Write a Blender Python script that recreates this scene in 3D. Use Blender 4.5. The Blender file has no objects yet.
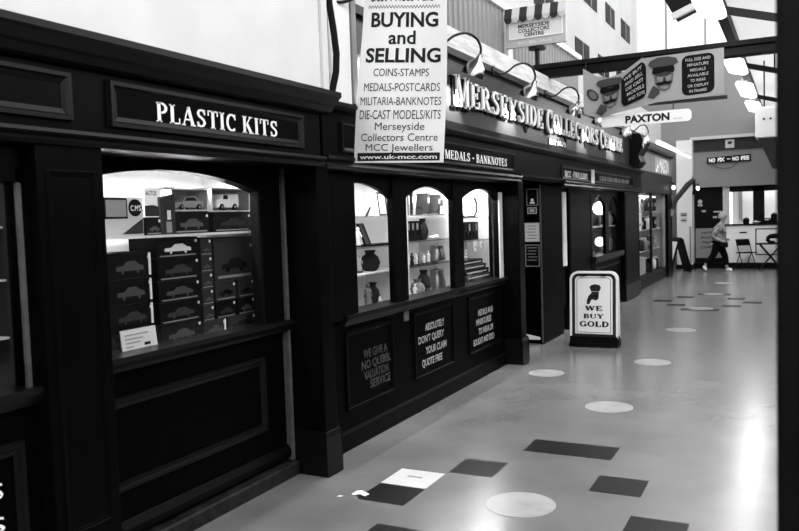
import bpy, math, random
from mathutils import Vector, Matrix
from mathutils.geometry import tessellate_polygon
random.seed(7)
SC = bpy.context.scene
COL = SC.collection
PI = math.pi
# ------------------------------------------------------------------ camera
cam_d = bpy.data.cameras.new('camera')
cam = bpy.data.objects.new('camera', cam_d)
COL.objects.link(cam)
yaw, pitch, roll = 0.4707837, -0.0602597, -0.0320789
cam_d.sensor_width = 36.0
cam_d.lens = 784.82 * 36.0 / 799.0
cam_d.clip_start = 0.02
f_ = Vector((-math.sin(yaw) * math.cos(pitch), math.cos(yaw) * math.cos(pitch), math.sin(pitch)))
r_ = Vector((math.cos(yaw), math.sin(yaw), 0))
u_ = r_.cross(f_)
r2 = math.cos(roll) * r_ + math.sin(roll) * u_
u2 = -math.sin(roll) * r_ + math.cos(roll) * u_
M = Matrix((r2, u2, -f_)).transposed().to_4x4()
M.translation = Vector((0, 0, 1.62))
cam.matrix_world = M
cam_d.dof.use_dof = True
cam_d.dof.focus_distance = 6.5
cam_d.dof.aperture_fstop = 4.5
SC.camera = cam
# ------------------------------------------------------------------ world, exposure
w = bpy.data.worlds.new('world')
SC.world = w
w.use_nodes = True
bg = w.node_tree.nodes['Background']
bg.inputs[0].default_value = (0.93, 0.93, 0.93, 1)
bg.inputs[1].default_value = 1.45
SC.view_settings.view_transform = 'Standard'
SC.view_settings.look = 'None'
SC.view_settings.exposure = 1.4
SC.view_settings.gamma = 1.0
SC.view_settings.use_curve_mapping = False
sun_d = bpy.data.lights.new('sun', 'SUN')
sun_d.energy = 0.2
sun_d.angle = 0.6
sun = bpy.data.objects.new('sun', sun_d)
sun.rotation_euler = (math.radians(8), math.radians(42), 0)
sun.location = (2, 2, 12)
COL.objects.link(sun)

# ------------------------------------------------------------------ materials
def mat(name, v, rough=0.5, spec=0.5, noise=0.0, scale=8.0, metal=0.0, emit=0.0, bump=0.0, stretch=None, trans=0.0):
    m = bpy.data.materials.new(name)
    m.use_nodes = True
    nt = m.node_tree
    b = nt.nodes['Principled BSDF']
    b.inputs['Base Color'].default_value = (v, v, v, 1)
    b.inputs['Roughness'].default_value = rough
    b.inputs['Specular IOR Level'].default_value = spec
    b.inputs['Metallic'].default_value = metal
    if emit:
        b.inputs['Emission Color'].default_value = (1, 1, 1, 1)
        b.inputs['Emission Strength'].default_value = emit
    if noise or bump:
        tc = nt.nodes.new('ShaderNodeTexCoord')
        mp = nt.nodes.new('ShaderNodeMapping')
        if stretch: mp.inputs['Scale'].default_value = stretch
        nz = nt.nodes.new('ShaderNodeTexNoise')
        nz.inputs['Scale'].default_value = scale
        nz.inputs['Detail'].default_value = 5
        nt.links.new(tc.outputs['Object'], mp.inputs[0])
        nt.links.new(mp.outputs[0], nz.inputs['Vector'])
        if noise:
            rp = nt.nodes.new('ShaderNodeMapRange')
            rp.inputs[1].default_value = 0.3; rp.inputs[2].default_value = 0.7
            rp.inputs[3].default_value = max(0, v * (1 - noise)); rp.inputs[4].default_value = min(1, v * (1 + noise))
            nt.links.new(nz.outputs[0], rp.inputs[0])
            nt.links.new(rp.outputs[0], b.inputs['Base Color'])
        if bump:
            bp = nt.nodes.new('ShaderNodeBump')
            bp.inputs['Strength'].default_value = bump
            bp.inputs['Distance'].default_value = 0.01
            nt.links.new(nz.outputs[0], bp.inputs['Height'])
            nt.links.new(bp.outputs[0], b.inputs['Normal'])
    return m

def glass_mat(name, gloss=0.06, tint=0.96):
    m = bpy.data.materials.new(name); m.use_nodes = True
    nt = m.node_tree
    nt.nodes.remove(nt.nodes['Principled BSDF'])
    out = nt.nodes['Material Output']
    t = nt.nodes.new('ShaderNodeBsdfTransparent'); t.inputs[0].default_value = (tint, tint, tint, 1)
    g = nt.nodes.new('ShaderNodeBsdfGlossy'); g.inputs['Roughness'].default_value = 0.03
    mx = nt.nodes.new('ShaderNodeMixShader')
    mx.inputs[0].default_value = gloss
    nt.links.new(t.outputs[0], mx.inputs[1]); nt.links.new(g.outputs[0], mx.inputs[2])
    nt.links.new(mx.outputs[0], out.inputs[0])
    return m

def translucent_mat(name, v):
    m = bpy.data.materials.new(name); m.use_nodes = True
    nt = m.node_tree
    nt.nodes.remove(nt.nodes['Principled BSDF'])
    out = nt.nodes['Material Output']
    t = nt.nodes.new('ShaderNodeBsdfTranslucent'); t.inputs[0].default_value = (v, v, v, 1)
    d = nt.nodes.new('ShaderNodeBsdfDiffuse'); d.inputs[0].default_value = (v, v, v, 1)
    mx = nt.nodes.new('ShaderNodeMixShader'); mx.inputs[0].default_value = 0.35
    nt.links.new(t.outputs[0], mx.inputs[1]); nt.links.new(d.outputs[0], mx.inputs[2])
    nt.links.new(mx.outputs[0], out.inputs[0])
    return m

MT = dict(
    paint=mat('black_gloss_paint', 0.0016, 0.33, 0.03, noise=0.25, scale=6, bump=0.05),
    paint2=mat('black_panel_paint', 0.001, 0.4, 0.02, noise=0.2, scale=5),
    mould=mat('black_moulding_paint', 0.004, 0.3, 0.12),
    trimgrey=mat('grey_worn_paint', 0.06, 0.5, 0.3, noise=0.3, scale=14),
    jamb=mat('pale_grey_jamb', 0.42, 0.5),
    step=mat('worn_step', 0.012, 0.5, 0.1, noise=0.6, scale=18),
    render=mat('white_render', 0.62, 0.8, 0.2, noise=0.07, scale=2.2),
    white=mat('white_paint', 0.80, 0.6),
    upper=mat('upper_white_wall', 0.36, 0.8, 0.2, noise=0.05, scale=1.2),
    pic=mat('printed_car', 0.06, 0.4, 0.2),
    pmid=mat('print_mid_grey', 0.11, 0.6, 0.1),
    pcheek=mat('print_cheek', 0.2, 0.6, 0.1),
    pcap=mat('print_cap', 0.05, 0.6, 0.1),
    plight=mat('print_light_grey', 0.34, 0.6, 0.1),
    pdark=mat('print_dark_grey', 0.035, 0.6, 0.1),
    shade=mat('worn_chrome', 0.32, 0.16, metal=1.0),
    offwhite=mat('offwhite', 0.62, 0.6),
    lgrey=mat('light_grey', 0.42, 0.6),
    grey=mat('mid_grey', 0.2, 0.6),
    dgrey=mat('dark_grey', 0.022, 0.55, 0.12),
    black=mat('black', 0.003, 0.5, 0.08),
    blackmet=mat('black_metal', 0.006, 0.4, 0.2),
    floor=mat('polished_floor', 0.135, 0.24, 0.85, noise=0.2, scale=1.6, bump=0.02),
    tile=mat('dark_vinyl_tile', 0.008, 0.32, 0.1, noise=0.3, scale=10),
    wtile=mat('white_vinyl_tile', 0.55, 0.3, 0.4, noise=0.08, scale=9),
    disc=mat('pale_floor_disc', 0.31, 0.28, 0.4, noise=0.22, scale=7),
    raised=mat('raised_letter_paint', 0.72, 0.5, 0.3),
    letter=mat('white_lettering', 0.85, 0.5, 0.3),
    dimletter=mat('worn_white_lettering', 0.045, 0.5, 0.1, noise=0.5, scale=30),
    softletter=mat('faded_lettering', 0.3, 0.5, 0.1, noise=0.3, scale=30),
    ink=mat('black_ink', 0.012, 0.6, 0.2),
    greyink=mat('grey_ink', 0.25, 0.6, 0.2),
    fabric=mat('white_vinyl_banner', 0.84, 0.6, 0.2, noise=0.04, scale=3),
    board=mat('name_board_paint', 0.028, 0.3, 0.2, noise=0.3, scale=2.5, stretch=(1, .3, 1)),
    wood=mat('pale_pelmet_wood', 0.55, 0.6, 0.2, noise=0.25, scale=5, stretch=(8, .6, 8)),
    siding=mat('corrugated_siding', 0.2, 0.5, 0.3),
    beam=mat('dark_steel_beam', 0.006, 0.45, 0.12, noise=0.3, scale=4),
    chrome=mat('polished_chrome', 0.75, 0.12, metal=1.0),
    brass=mat('dull_metal', 0.4, 0.3, metal=0.9),
    farwall=mat('grey_far_wall', 0.19, 0.7, 0.2, noise=0.04, scale=1.5),
    glow=mat('lamp_diffuser', 0.9, 0.5, emit=0.9),
    tube=mat('lit_tube', 0.9, 0.5, emit=1.2),
    bulb=mat('lit_bulb', 0.9, 0.5, emit=2.0),
    glass=glass_mat('shop_glass'),
    shelfglass=glass_mat('shelf_glass', 0.25, 0.85),
    sheet=translucent_mat('translucent_roof_sheet', 0.74),
    skin=mat('skin', 0.28, 0.5, 0.3),
    hair=mat('grey_hair', 0.3, 0.7, 0.2, noise=0.4, scale=40),
    jacket=mat('patterned_jacket', 0.24, 0.8, 0.2, noise=0.75, scale=14),
    trouser=mat('dark_trousers', 0.004, 0.8, 0.05),
    pillar=mat('dark_pillar', 0.0045, 0.5, 0.03, noise=0.3, scale=3),
)

# ------------------------------------------------------------------ lettering: a stroke-built slab serif
def arc(cx, cy, rx, ry, a0, a1, n=12):
    return [(cx + rx * math.cos(math.radians(a0 + (a1 - a0) * i / n)), cy + ry * math.sin(math.radians(a0 + (a1 - a0) * i / n))) for i in range(n + 1)]
K, N_, B_ = .2, .08, .17    # thick stem, thin stroke, bowl
def stem(x, w=K): return ([(x, 0), (x, 1)], w)
def ser(x, y, h=.17): return (x, y, h)
GL = {
 'A': (.84, [([(.1, .02), (.42, 1)], N_), ([(.42, 1), (.7, .02)], K), ([(.2, .32), (.6, .32)], N_)], [ser(.1, 0, .13), ser(.71, 0)]),
 'B': (.74, [stem(.18), (arc(.3, .75, .27, .22, 90, -90), B_), (arc(.3, .27, .33, .24, 90, -90), B_), ([(.1, .97), (.32, .97)], N_), ([(.1, .52), (.32, .52)], N_), ([(.1, .03), (.32, .03)], N_)], [ser(.16, 0, .14), ser(.16, 1, .14)]),
 'C': (.78, [(arc(.43, .5, .32, .45, 48, 312, 18), B_), ([(.68, .66), (.68, .98)], N_)], []),
 'D': (.82, [stem(.18), (arc(.32, .5, .38, .46, 90, -90, 16), B_), ([(.1, .97), (.34, .97)], N_), ([(.1, .03), (.34, .03)], N_)], [ser(.16, 0, .14), ser(.16, 1, .14)]),
 'E': (.74, [stem(.18), ([(.1, .96), (.66, .96)], N_), ([(.2, .52), (.5, .52)], N_), ([(.1, .04), (.68, .04)], N_), ([(.63, 1), (.63, .72)], N_), ([(.66, 0), (.66, .3)], N_), ([(.5, .4), (.5, .64)], N_)], [ser(.16, 0, .14), ser(.16, 1, .14)]),
 'F': (.7, [stem(.18), ([(.1, .96), (.64, .96)], N_), ([(.2, .5), (.48, .5)], N_), ([(.62, 1), (.62, .7)], N_), ([(.48, .38), (.48, .62)], N_)], [ser(.18, 0), ser(.16, 1, .14)]),
 'G': (.84, [(arc(.43, .5, .32, .45, 48, 320, 18), B_), ([(.66, .68), (.66, .98)], N_), ([(.68, .04), (.68, .42)], K), ([(.5, .43), (.84, .43)], N_)], []),
 'H': (.9, [stem(.18), stem(.72), ([(.2, .5), (.7, .5)], N_)], [ser(.18, 0), ser(.18, 1), ser(.72, 0), ser(.72, 1)]),
 'I': (.4, [stem(.2)], [ser(.2, 0), ser(.2, 1)]),
 'K': (.86, [stem(.18), ([(.22, .38), (.66, .98)], N_), ([(.36, .58), (.7, .02)], K)], [ser(.18, 0), ser(.18, 1), ser(.66, 1, .14), ser(.7, 0)]),
 'L': (.7, [stem(.18), ([(.1, .04), (.64, .04)], N_), ([(.62, 0), (.62, .32)], N_)], [ser(.18, 1), ser(.16, 0, .14)]),
 'M': (1.06, [stem(.14, N_), ([(.2, 1), (.52, .04)], K), ([(.52, .04), (.84, 1)], N_), stem(.88)], [ser(.14, 0, .14), ser(.14, 1, .1), ser(.88, 0), ser(.9, 1, .13)]),
 'N': (.9, [stem(.16, N_), ([(.2, 1), (.7, .02)], K), stem(.74, N_)], [ser(.16, 0, .14), ser(.14, 1, .1), ser(.74, 1, .14)]),
 'O': (.84, [(arc(.42, .5, .31, .45, 0, 360, 26), B_)], []),
 'P': (.72, [stem(.18), (arc(.3, .73, .3, .24, 90, -90), B_), ([(.1, .97), (.32, .97)], N_), ([(.2, .49), (.32, .49)], N_)], [ser(.18, 0), ser(.16, 1, .14)]),
 'R': (.82, [stem(.18), (arc(.3, .74, .28, .23, 90, -90), B_), ([(.1, .97), (.32, .97)], N_), ([(.2, .51), (.32, .51)], N_), ([(.38, .52), (.68, .02)], K)], [ser(.18, 0), ser(.16, 1, .14), ser(.7, 0, .14)]),
 'S': (.7, [([(.58, .76), (.52, .9), (.36, .95), (.2, .88), (.15, .74), (.22, .6), (.38, .51), (.52, .41), (.57, .27), (.5, .12), (.34, .05), (.18, .1), (.12, .24)], B_), ([(.59, .68), (.59, .98)], N_), ([(.11, .02), (.11, .3)], N_)], []),
 'T': (.76, [stem(.38), ([(.04, .96), (.72, .96)], N_), ([(.06, 1), (.06, .7)], N_), ([(.7, 1), (.7, .7)], N_)], [ser(.38, 0)]),
 'U': (.86, [([(.18, 1), (.18, .3)], K), (arc(.44, .3, .26, .26, 180, 360), N_ + .04), ([(.7, .3), (.7, 1)], N_)], [ser(.18, 1), ser(.7, 1, .13)]),
 'W': (1.16, [([(.12, 1), (.34, .02)], K), ([(.34, .02), (.58, 1)], N_), ([(.56, 1), (.8, .02)], K), ([(.8, .02), (1.04, 1)], N_)], [ser(.12, 1), ser(.56, 1, .14), ser(1.04, 1, .13)]),
 'Y': (.84, [([(.12, 1), (.42, .46)], K), ([(.72, 1), (.42, .46)], N_), ([(.42, .5), (.42, 0)], K)], [ser(.12, 1), ser(.72, 1, .13), ser(.42, 0)]),
 'X': (.84, [([(.12, 1), (.7, 0)], K), ([(.7, 1), (.12, 0)], N_)], [ser(.12, 1), ser(.7, 1, .13), ser(.7, 0), ser(.12, 0, .13)]),
 '-': (.5, [([(.1, .45), (.4, .45)], .14)], []),
 '.': (.3, [([(.15, 0), (.15, .16)], .16)], []),
 '&': (.9, [(arc(.38, .76, .18, .19, -60, 270), N_ + .04), (arc(.36, .28, .26, .24, 60, 330), B_), ([(.3, .62), (.78, .02)], K)], []),
 '1': (.5, [stem(.26), ([(.08, .8), (.26, .98)], N_)], [ser(.26, 0)]),
 '9': (.74, [(arc(.37, .68, .22, .27, 0, 360, 20), B_), (arc(.33, .5, .27, .45, 20, -75), N_ + .05)], []),
 '7': (.7, [([(.08, .96), (.62, .96)], N_ + .02), ([(.6, .96), (.26, 0)], K)], []),
 '0': (.74, [(arc(.37, .5, .25, .45, 0, 360, 22), B_)], []),
}
def stroke_faces(pts, wd):
    V, F = [], []
    n = len(pts)
    for i, p in enumerate(pts):
        a = pts[max(0, i - 1)]; b = pts[min(n - 1, i + 1)]
        if n > 4 and abs(pts[0][0] - pts[-1][0]) < 1e-6 and abs(pts[0][1] - pts[-1][1]) < 1e-6:
            if i in (0, n - 1): a = pts[-2]; b = pts[1]
        dx, dy = b[0] - a[0], b[1] - a[1]
        L = math.hypot(dx, dy) or 1
        nx, ny = -dy / L, dx / L
        # contrast: thinner where the stroke runs across
        k = wd
        if n > 4: k = wd * (0.5 + 0.5 * abs(dy / L)) if wd > .1 else wd
        V += [(p[0] + nx * k / 2, p[1] + ny * k / 2), (p[0] - nx * k / 2, p[1] - ny * k / 2)]
    for i in range(n - 1):
        F.append((2 * i, 2 * i + 1, 2 * i + 3, 2 * i + 2))
    return V, F
def serif_glyph(ch, heavy=1.0):
    """2D verts, faces, advance of one slab-serif capital, cap height 1"""
    if ch == ' ': return [], [], .38
    if ch not in GL: ch = '-'
    wd, st, se = GL[ch]
    V, F = [], []
    def add(v, f):
        o = len(V); V.extend(v); F.extend([tuple(i + o for i in q) for q in f])
    for pts, k in st: add(*stroke_faces(pts, k * heavy if k > .1 else k * (1 + (heavy - 1) * 2)))
    for x, y, h in se:
        th = .07 * (1 + (heavy - 1) * 2)
        y0, y1 = (0, th) if y == 0 else (1 - th, 1)
        add([(x - h, y0), (x + h, y0), (x + h, y1), (x - h, y1)], [(0, 1, 2, 3)])
    return V, F, wd + .08
def serif_text(s, heavy=1.0):
    V, F, x = [], [], 0
    for ch in s:
        v, f, a = serif_glyph(ch, heavy)
        o = len(V)
        V += [(p[0] + x, p[1]) for p in v]; F += [tuple(i + o for i in q) for q in f]
        x += a
    return V, F, x
_cache = {}
def sans_text(s, bold=0.0):
    key = (s, bold)
    if key in _cache: return _cache[key]
    cu = bpy.data.curves.new('lettering_tmp', 'FONT')
    cu.body = s; cu.size = 1.0; cu.resolution_u = 3; cu.offset = bold
    o = bpy.data.objects.new('lettering_tmp', cu)
    COL.objects.link(o)
    dg = bpy.context.evaluated_depsgraph_get()
    me = o.evaluated_get(dg).to_mesh()
    V = [(v.co.x, v.co.y) for v in me.vertices]
    F = [tuple(p.vertices) for p in me.polygons]
    o.evaluated_get(dg).to_mesh_clear()
    bpy.data.objects.remove(o); bpy.data.curves.remove(cu)
    _cache[key] = (V, F)
    return V, F

# ------------------------------------------------------------------ mesh builder
class MB:
    def __init__(s): s.v, s.f, s.m = [], [], []; s.mi = 0
    def add(s, V, F):
        o = len(s.v)
        s.v += [tuple(p) for p in V]
        for q in F: s.f.append(tuple(i + o for i in q)); s.m.append(s.mi)
        return s
    def box(s, x0, x1, y0, y1, z0, z1):
        x0, x1 = sorted((x0, x1)); y0, y1 = sorted((y0, y1)); z0, z1 = sorted((z0, z1))
        return s.add([(x0, y0, z0), (x1, y0, z0), (x1, y1, z0), (x0, y1, z0), (x0, y0, z1), (x1, y0, z1), (x1, y1, z1), (x0, y1, z1)],
                     [(3, 2, 1, 0), (4, 5, 6, 7), (0, 1, 5, 4), (1, 2, 6, 5), (2, 3, 7, 6), (3, 0, 4, 7)])
    def prism(s, loop, vec):
        """loop of 3D points, extruded by vec"""
        n = len(loop); v = Vector(vec)
        L = [Vector(p) for p in loop]
        V = [tuple(p) for p in L] + [tuple(p + v) for p in L]
        F = [(i, (i + 1) % n, n + (i + 1) % n, n + i) for i in range(n)]
        tris = tessellate_polygon([L])
        F += [tuple(t) for t in tris] + [tuple(n + i for i in reversed(t)) for t in tris]
        return s.add(V, F)
    def prof_y(s, prof, y0, y1):
        return s.prism([(x, y0, z) for x, z in prof], (0, y1 - y0, 0))
    def tube(s, P, r, seg=8, closed=False):
        P = [Vector(p) for p in P]; n = len(P)
        rr = r if isinstance(r, (list, tuple)) else [r] * n
        V, F = [], []
        prev = None
        for i, p in enumerate(P):
            t = (P[min(n - 1, i + 1)] - P[max(0, i - 1)]).normalized()
            if prev is None:
                a = t.cross(Vector((0, 0, 1)))
                if a.length < .2: a = t.cross(Vector((1, 0, 0)))
            else:
                a = prev - t * prev.dot(t)
            a.normalize(); prev = a; b = t.cross(a)
            for k in range(seg):
                an = 2 * PI * k / seg
                V.append(tuple(p + rr[i] * (math.cos(an) * a + math.sin(an) * b)))
        for i in range(n - 1):
            for k in range(seg):
                F.append((i * seg + k, i * seg + (k + 1) % seg, (i + 1) * seg + (k + 1) % seg, (i + 1) * seg + k))
        F.append(tuple(range(seg - 1, -1, -1))); F.append(tuple((n - 1) * seg + k for k in range(seg)))
        return s.add(V, F)
    def lathe(s, prof, c=(0, 0, 0), axis=(0, 0, 1), seg=20, caps=True):
        ax = Vector(axis).normalized()
        a = ax.cross(Vector((0, 1, 0)))
        if a.length < 1e-3: a = ax.cross(Vector((1, 0, 0)))
        a.normalize(); b = ax.cross(a); c = Vector(c)
        V, F = [], []
        for r, z in prof:
            for k in range(seg):
                an = 2 * PI * k / seg
                V.append(tuple(c + ax * z + r * (math.cos(an) * a + math.sin(an) * b)))
        n = len(prof)
        for i in range(n - 1):
            for k in range(seg):
                F.append((i * seg + k, i * seg + (k + 1) % seg, (i + 1) * seg + (k + 1) % seg, (i + 1) * seg + k))
        if caps:
            F.append(tuple(range(seg - 1, -1, -1))); F.append(tuple((n - 1) * seg + k for k in range(seg)))
        return s.add(V, F)
    def frame(s, place, u0, u1, v0, v1, wd, d):
        """raised moulding round a rectangle; place(u, v, n) -> 3D"""
        loops = [(0, 0), (wd * .12, d), (wd * .45, d), (wd * .6, d * .55), (wd, d * .35), (wd, 0)]
        V, F = [], []
        for o, h in loops:
            for (u, v) in ((u0 + o, v0 + o), (u1 - o, v0 + o), (u1 - o, v1 - o), (u0 + o, v1 - o)):
                V.append(place(u, v, h))
        for i in range(len(loops) - 1):
            for k in range(4):
                F.append((i * 4 + k, i * 4 + (k + 1) % 4, (i + 1) * 4 + (k + 1) % 4, (i + 1) * 4 + k))
        return s.add(V, F)
    def text(s, txt, place, u0, u1, v0, v1, serif=False, depth=0.0015, bold=0.0, lower=False):
        """lettering fitted to the rectangle u0..u1, v0..v1 (v: baseline..cap height), slightly raised"""
        if serif: V, F, _ = serif_text(txt, serif if serif is not True else 1.0)
        else: V, F = sans_text(txt, bold)
        if not V: return s
        a0 = min(p[0] for p in V); a1 = max(p[0] for p in V)
        b0 = 0.0 if not serif else min(p[1] for p in V)
        b1 = max(p[1] for p in V)
        if u1 is None: u1 = u0 + (a1 - a0) * (v1 - v0) / (b1 - b0)
        P = [(u0 + (p[0] - a0) / (a1 - a0) * (u1 - u0), v0 + (p[1] - b0) / (b1 - b0) * (v1 - v0)) for p in V]
        n = len(P)
        VV = [place(u, v, depth) for u, v in P]
        if depth > 0.004:
            cnt = {}
            for q in F:
                for i in range(len(q)):
                    e = (q[i], q[(i + 1) % len(q)])
                    cnt[e] = 1
            VV += [place(u, v, 0) for u, v in P]
            F = list(F) + [(b, a, a + n, b + n) for (a, b) in cnt if (b, a) not in cnt]
        return s.add(VV, F)
    def build(s, name, m, parent=None, world=True, smooth=False, bevel=0.0, **props):
        me = bpy.data.meshes.new(name)
        off = Vector((0, 0, 0))
        if parent is not None and world:
            p = parent
            while p is not None:
                off += p.location; p = p.parent
        me.from_pydata([tuple(Vector(v) - off) for v in s.v], [], s.f)
        ms = m if isinstance(m, (list, tuple)) else [m]
        for x in ms: me.materials.append(MT[x])
        if len(ms) > 1: me.polygons.foreach_set('material_index', s.m)
        if smooth:
            me.polygons.foreach_set('use_smooth', [True] * len(me.polygons))
            me.set_sharp_from_angle(angle=math.radians(40))
        me.update()
        o = bpy.data.objects.new(name, me)
        COL.objects.link(o)
        if parent is not None: o.parent = parent
        if bevel:
            bm = o.modifiers.new('edge', 'BEVEL'); bm.width = bevel; bm.segments = 2; bm.limit_method = 'ANGLE'
        for k, v in props.items(): o[k] = v
        return o
def thing(name, label, cat, loc=(0, 0, 0), rz=0.0, group=None):
    o = bpy.data.objects.new(name, None)
    o.empty_display_size = .1
    COL.objects.link(o)
    o.location = loc; o.rotation_euler = (0, 0, rz)
    o['label'] = label; o['category'] = cat
    if group: o['group'] = group
    return o
def solo(o, label, cat, group=None):
    o['label'] = label; o['category'] = cat
    if group: o['group'] = group
    return o
def struct(name, mb, m, label=None, cat='structure', **k):
    o = mb.build(name, m, **k); o['kind'] = 'structure'
    if label: o['label'] = label; o['category'] = cat
    return o
def FY(X):    # placing on a plane facing +X (the shopfronts): u = Y, v = Z
    return lambda u, v, n: (X + n, u, v)
def FX(Y):    # placing on a plane facing the camera side (-Y): u = X, v = Z
    return lambda u, v, n: (u, Y - n, v)

# ================================================================== SETTING
b = MB().box(-4.4, 3.2, -3.0, 23.2, -.1, 0)
floor = struct('floor', b, 'floor', 'polished pale grey arcade floor with inlaid tiles and discs', 'floor')
def inlay(x0, x1, y0, y1, m='tile', name='dark_tile'):
    return MB().box(x0, x1, y0, y1, -.02, .0012).build(name, m, floor)
for t in [(-1.685, -1.09, 5.09, 5.385), (-1.09, -.797, 4.475, 4.77), (-1.98, -1.69, 4.49, 4.79), (-2.29, -1.987, 3.855, 4.15),
          (-.795, -.5, 3.885, 4.18), (-2.0, -1.7, 3.28, 3.575), (-1.685, -1.09, 2.7, 2.99), (-1.09, -.797, 3.28, 3.575),
          (-2.3, -2.005, 14.36, 14.65), (-2.0, -1.705, 13.78, 14.07), (-2.0, -1.705, 15.05, 15.34), (-1.7, -1.115, 13.2, 13.49),
          (-1.7, -1.115, 15.6, 15.89), (-1.115, -.835, 13.78, 14.07), (-1.115, -.835, 14.9, 15.19), (-.835, -.545, 14.34, 14.63)]:
    inlay(*t)
inlay(-2.29, -1.987, 4.15, 4.445, 'wtile', 'white_tile')
MB().box(-2.19, -2.09, 4.31, 4.335, .0012, .0018).build('printed_mark', 'greyink', floor)
for (x, y, r) in [(-1.385, 4.12, .195), (-1.4, 6.5, .195), (-1.385, 8.6, .19), (-2.28, 7.7, .18), (-1.4, 11.02, .19), (-1.405, 13.48, .19), (-1.42, 15.83, .19), (-1.42, 18.19, .19), (-1.4, 1.75, .195)]:
    MB().lathe([(r, -.02), (r, .0022)], (x, y, 0), seg=40).build('round_inlay', 'disc', floor)

# near white rendered wall above the first shopfront
b = MB().box(-3.0, -2.62, -1.0, 4.16, 2.385, 4.6)
struct('wall_left', b, 'render', 'white rendered wall above the first dark shopfront', 'wall')
# corner posts and panel after the render
t = MB()
t.box(-2.70, -2.60, 4.165, 4.225, 2.39, 4.6)
struct('trim_1', t, 'offwhite')
t = MB().box(-2.70, -2.64, 4.30, 4.57, 2.385, 4.6)
struct('wall_left_panel', t, 'white')
t = MB().box(-2.72, -2.63, 4.58, 4.64, 2.39, 4.6)
struct('trim_2', t, 'grey')
b = MB().tube([(-2.61, 4.245, 4.5), (-2.61, 4.25, 3.1), (-2.60, 4.265, 2.95), (-2.59, 4.285, 2.8), (-2.585, 4.30, 2.66), (-2.59, 4.295, 2.55), (-2.61, 4.26, 2.40)], .022)
solo(b.build('cable', 'black', smooth=True), 'thick black cable hanging down the white wall beside the banner', 'cable')

# corrugated siding above the second shopfront
V, F = [], []
n = 0; y = 4.66; prof = []
while y < 13.5:
    prof += [(-3.36, y), (-3.36, y + .10), (-3.34, y + .115), (-3.34, y + .13), (-3.36, y + .15)]
    y += .15
for (x, yy) in prof: V += [(x, yy, 2.5), (x, yy, 4.22)]
for i in range(len(prof) - 1): F.append((2 * i, 2 * i + 2, 2 * i + 3, 2 * i + 1))
b = MB().add(V, F); b.box(-3.45, -3.38, 4.66, 13.6, 2.5, 4.22)
struct('wall_left_siding', b, 'siding', 'grey corrugated cladding above the pale pelmet', 'wall')
b = MB().box(-3.48, -3.31, 4.66, 13.65, 4.22, 4.30); struct('trim_3', b, 'white')
b = MB().box(-3.36, -3.29, 9.72, 9.88, 2.6, 4.22); struct('trim_4', b, 'white')
b = MB().box(-3.5, -3.36, 13.6, 22.75, 2.4, 4.1); struct('wall_left_back', b, 'lgrey')

# tall white wall with small dark windows behind
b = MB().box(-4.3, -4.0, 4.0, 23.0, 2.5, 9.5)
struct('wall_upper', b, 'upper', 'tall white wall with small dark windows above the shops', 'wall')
k = 0
for (y0, y1, z0, z1) in [(15.95, 17.15, 4.72, 5.16), (18.0, 19.1, 4.72, 5.16), (16.75, 17.95, 6.05, 6.5), (18.85, 19.85, 6.05, 6.5), (20.65, 21.8, 6.05, 6.5),
                         (13.2, 14.4, 5.2, 5.75), (14.9, 16.05, 6.05, 6.5), (20.0, 21.1, 4.72, 5.16)]:
    k += 1
    b = MB().box(-3.995, -3.985, y0, y1, z0, z1)
    wo = struct('window_%d' % k, b, 'black')
    b = MB(); ym = (y0 + y1) / 2
    b.box(-3.985, -3.975, ym - .015, ym + .015, z0, z1)
    b.build('glazing_bar', 'grey', wo)

# far end wall
b = MB(); b.box(-4.0, 3.2, 22.75, 22.95, 2.5, 5.7); b.box(-4.0, -2.5, 22.75, 22.95, 0, 2.5); b.box(1.2, 3.2, 22.75, 22.95, 0, 2.5)
struct('wall_far', b, 'farwall', 'grey end wall of the arcade above the food counter', 'wall')
b = MB().box(-4.0, 3.2, 22.78, 22.84, 5.7, 9.6)
gab = struct('window_9', b, 'sheet', 'translucent glazed gable above the end wall', 'window')
for x in (-3.2, -2.2, -1.4, -.5, .4): MB().box(x - .025, x + .025, 22.72, 22.78, 5.7, 9.6).build('glazing_bar', 'grey', gab)
b = MB().box(-4.0, 3.2, 22.66, 22.75, 5.6, 5.75); struct('trim_5', b, 'white')
b = MB().box(-2.5, 3.2, 22.70, 22.75, 3.16, 3.46); b2 = struct('trim_6', b, 'dgrey')
b = MB().box(-2.6, 3.2, 22.62, 22.75, 3.46, 3.54); struct('trim_7', b, 'lgrey')
b = MB().box(-1.72, -1.5, 22.690, 22.70, 3.2, 3.42)
nt = solo(b.build('notice', 'lgrey'), 'small pale notice on the dark band high on the end wall', 'notice')
MB().box(-1.66, -1.56, 22.686, 22.690, 3.3, 3.37).build('printed_mark', 'dgrey', nt)
# side wall opposite, out of view, added dark to block sky reflections on the shopfronts
b = MB().box(3.2, 3.4, -3.0, 23.2, 0, 3.2); struct('wall_right', b, 'dgrey')
b = MB().box(-4.3, 3.4, -3.2, -3.0, 0, 2.2); struct('wall_back', b, 'dgrey')  # unseen wall added behind the camera to darken the near floor
b = MB().box(-4.3, -3.5, -1.5, 4.2, 0, 2.4); b.box(-4.3, -3.9, 4.2, 23.0, 0, 2.4)
struct('wall_left_inside', b, 'grey')

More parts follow.
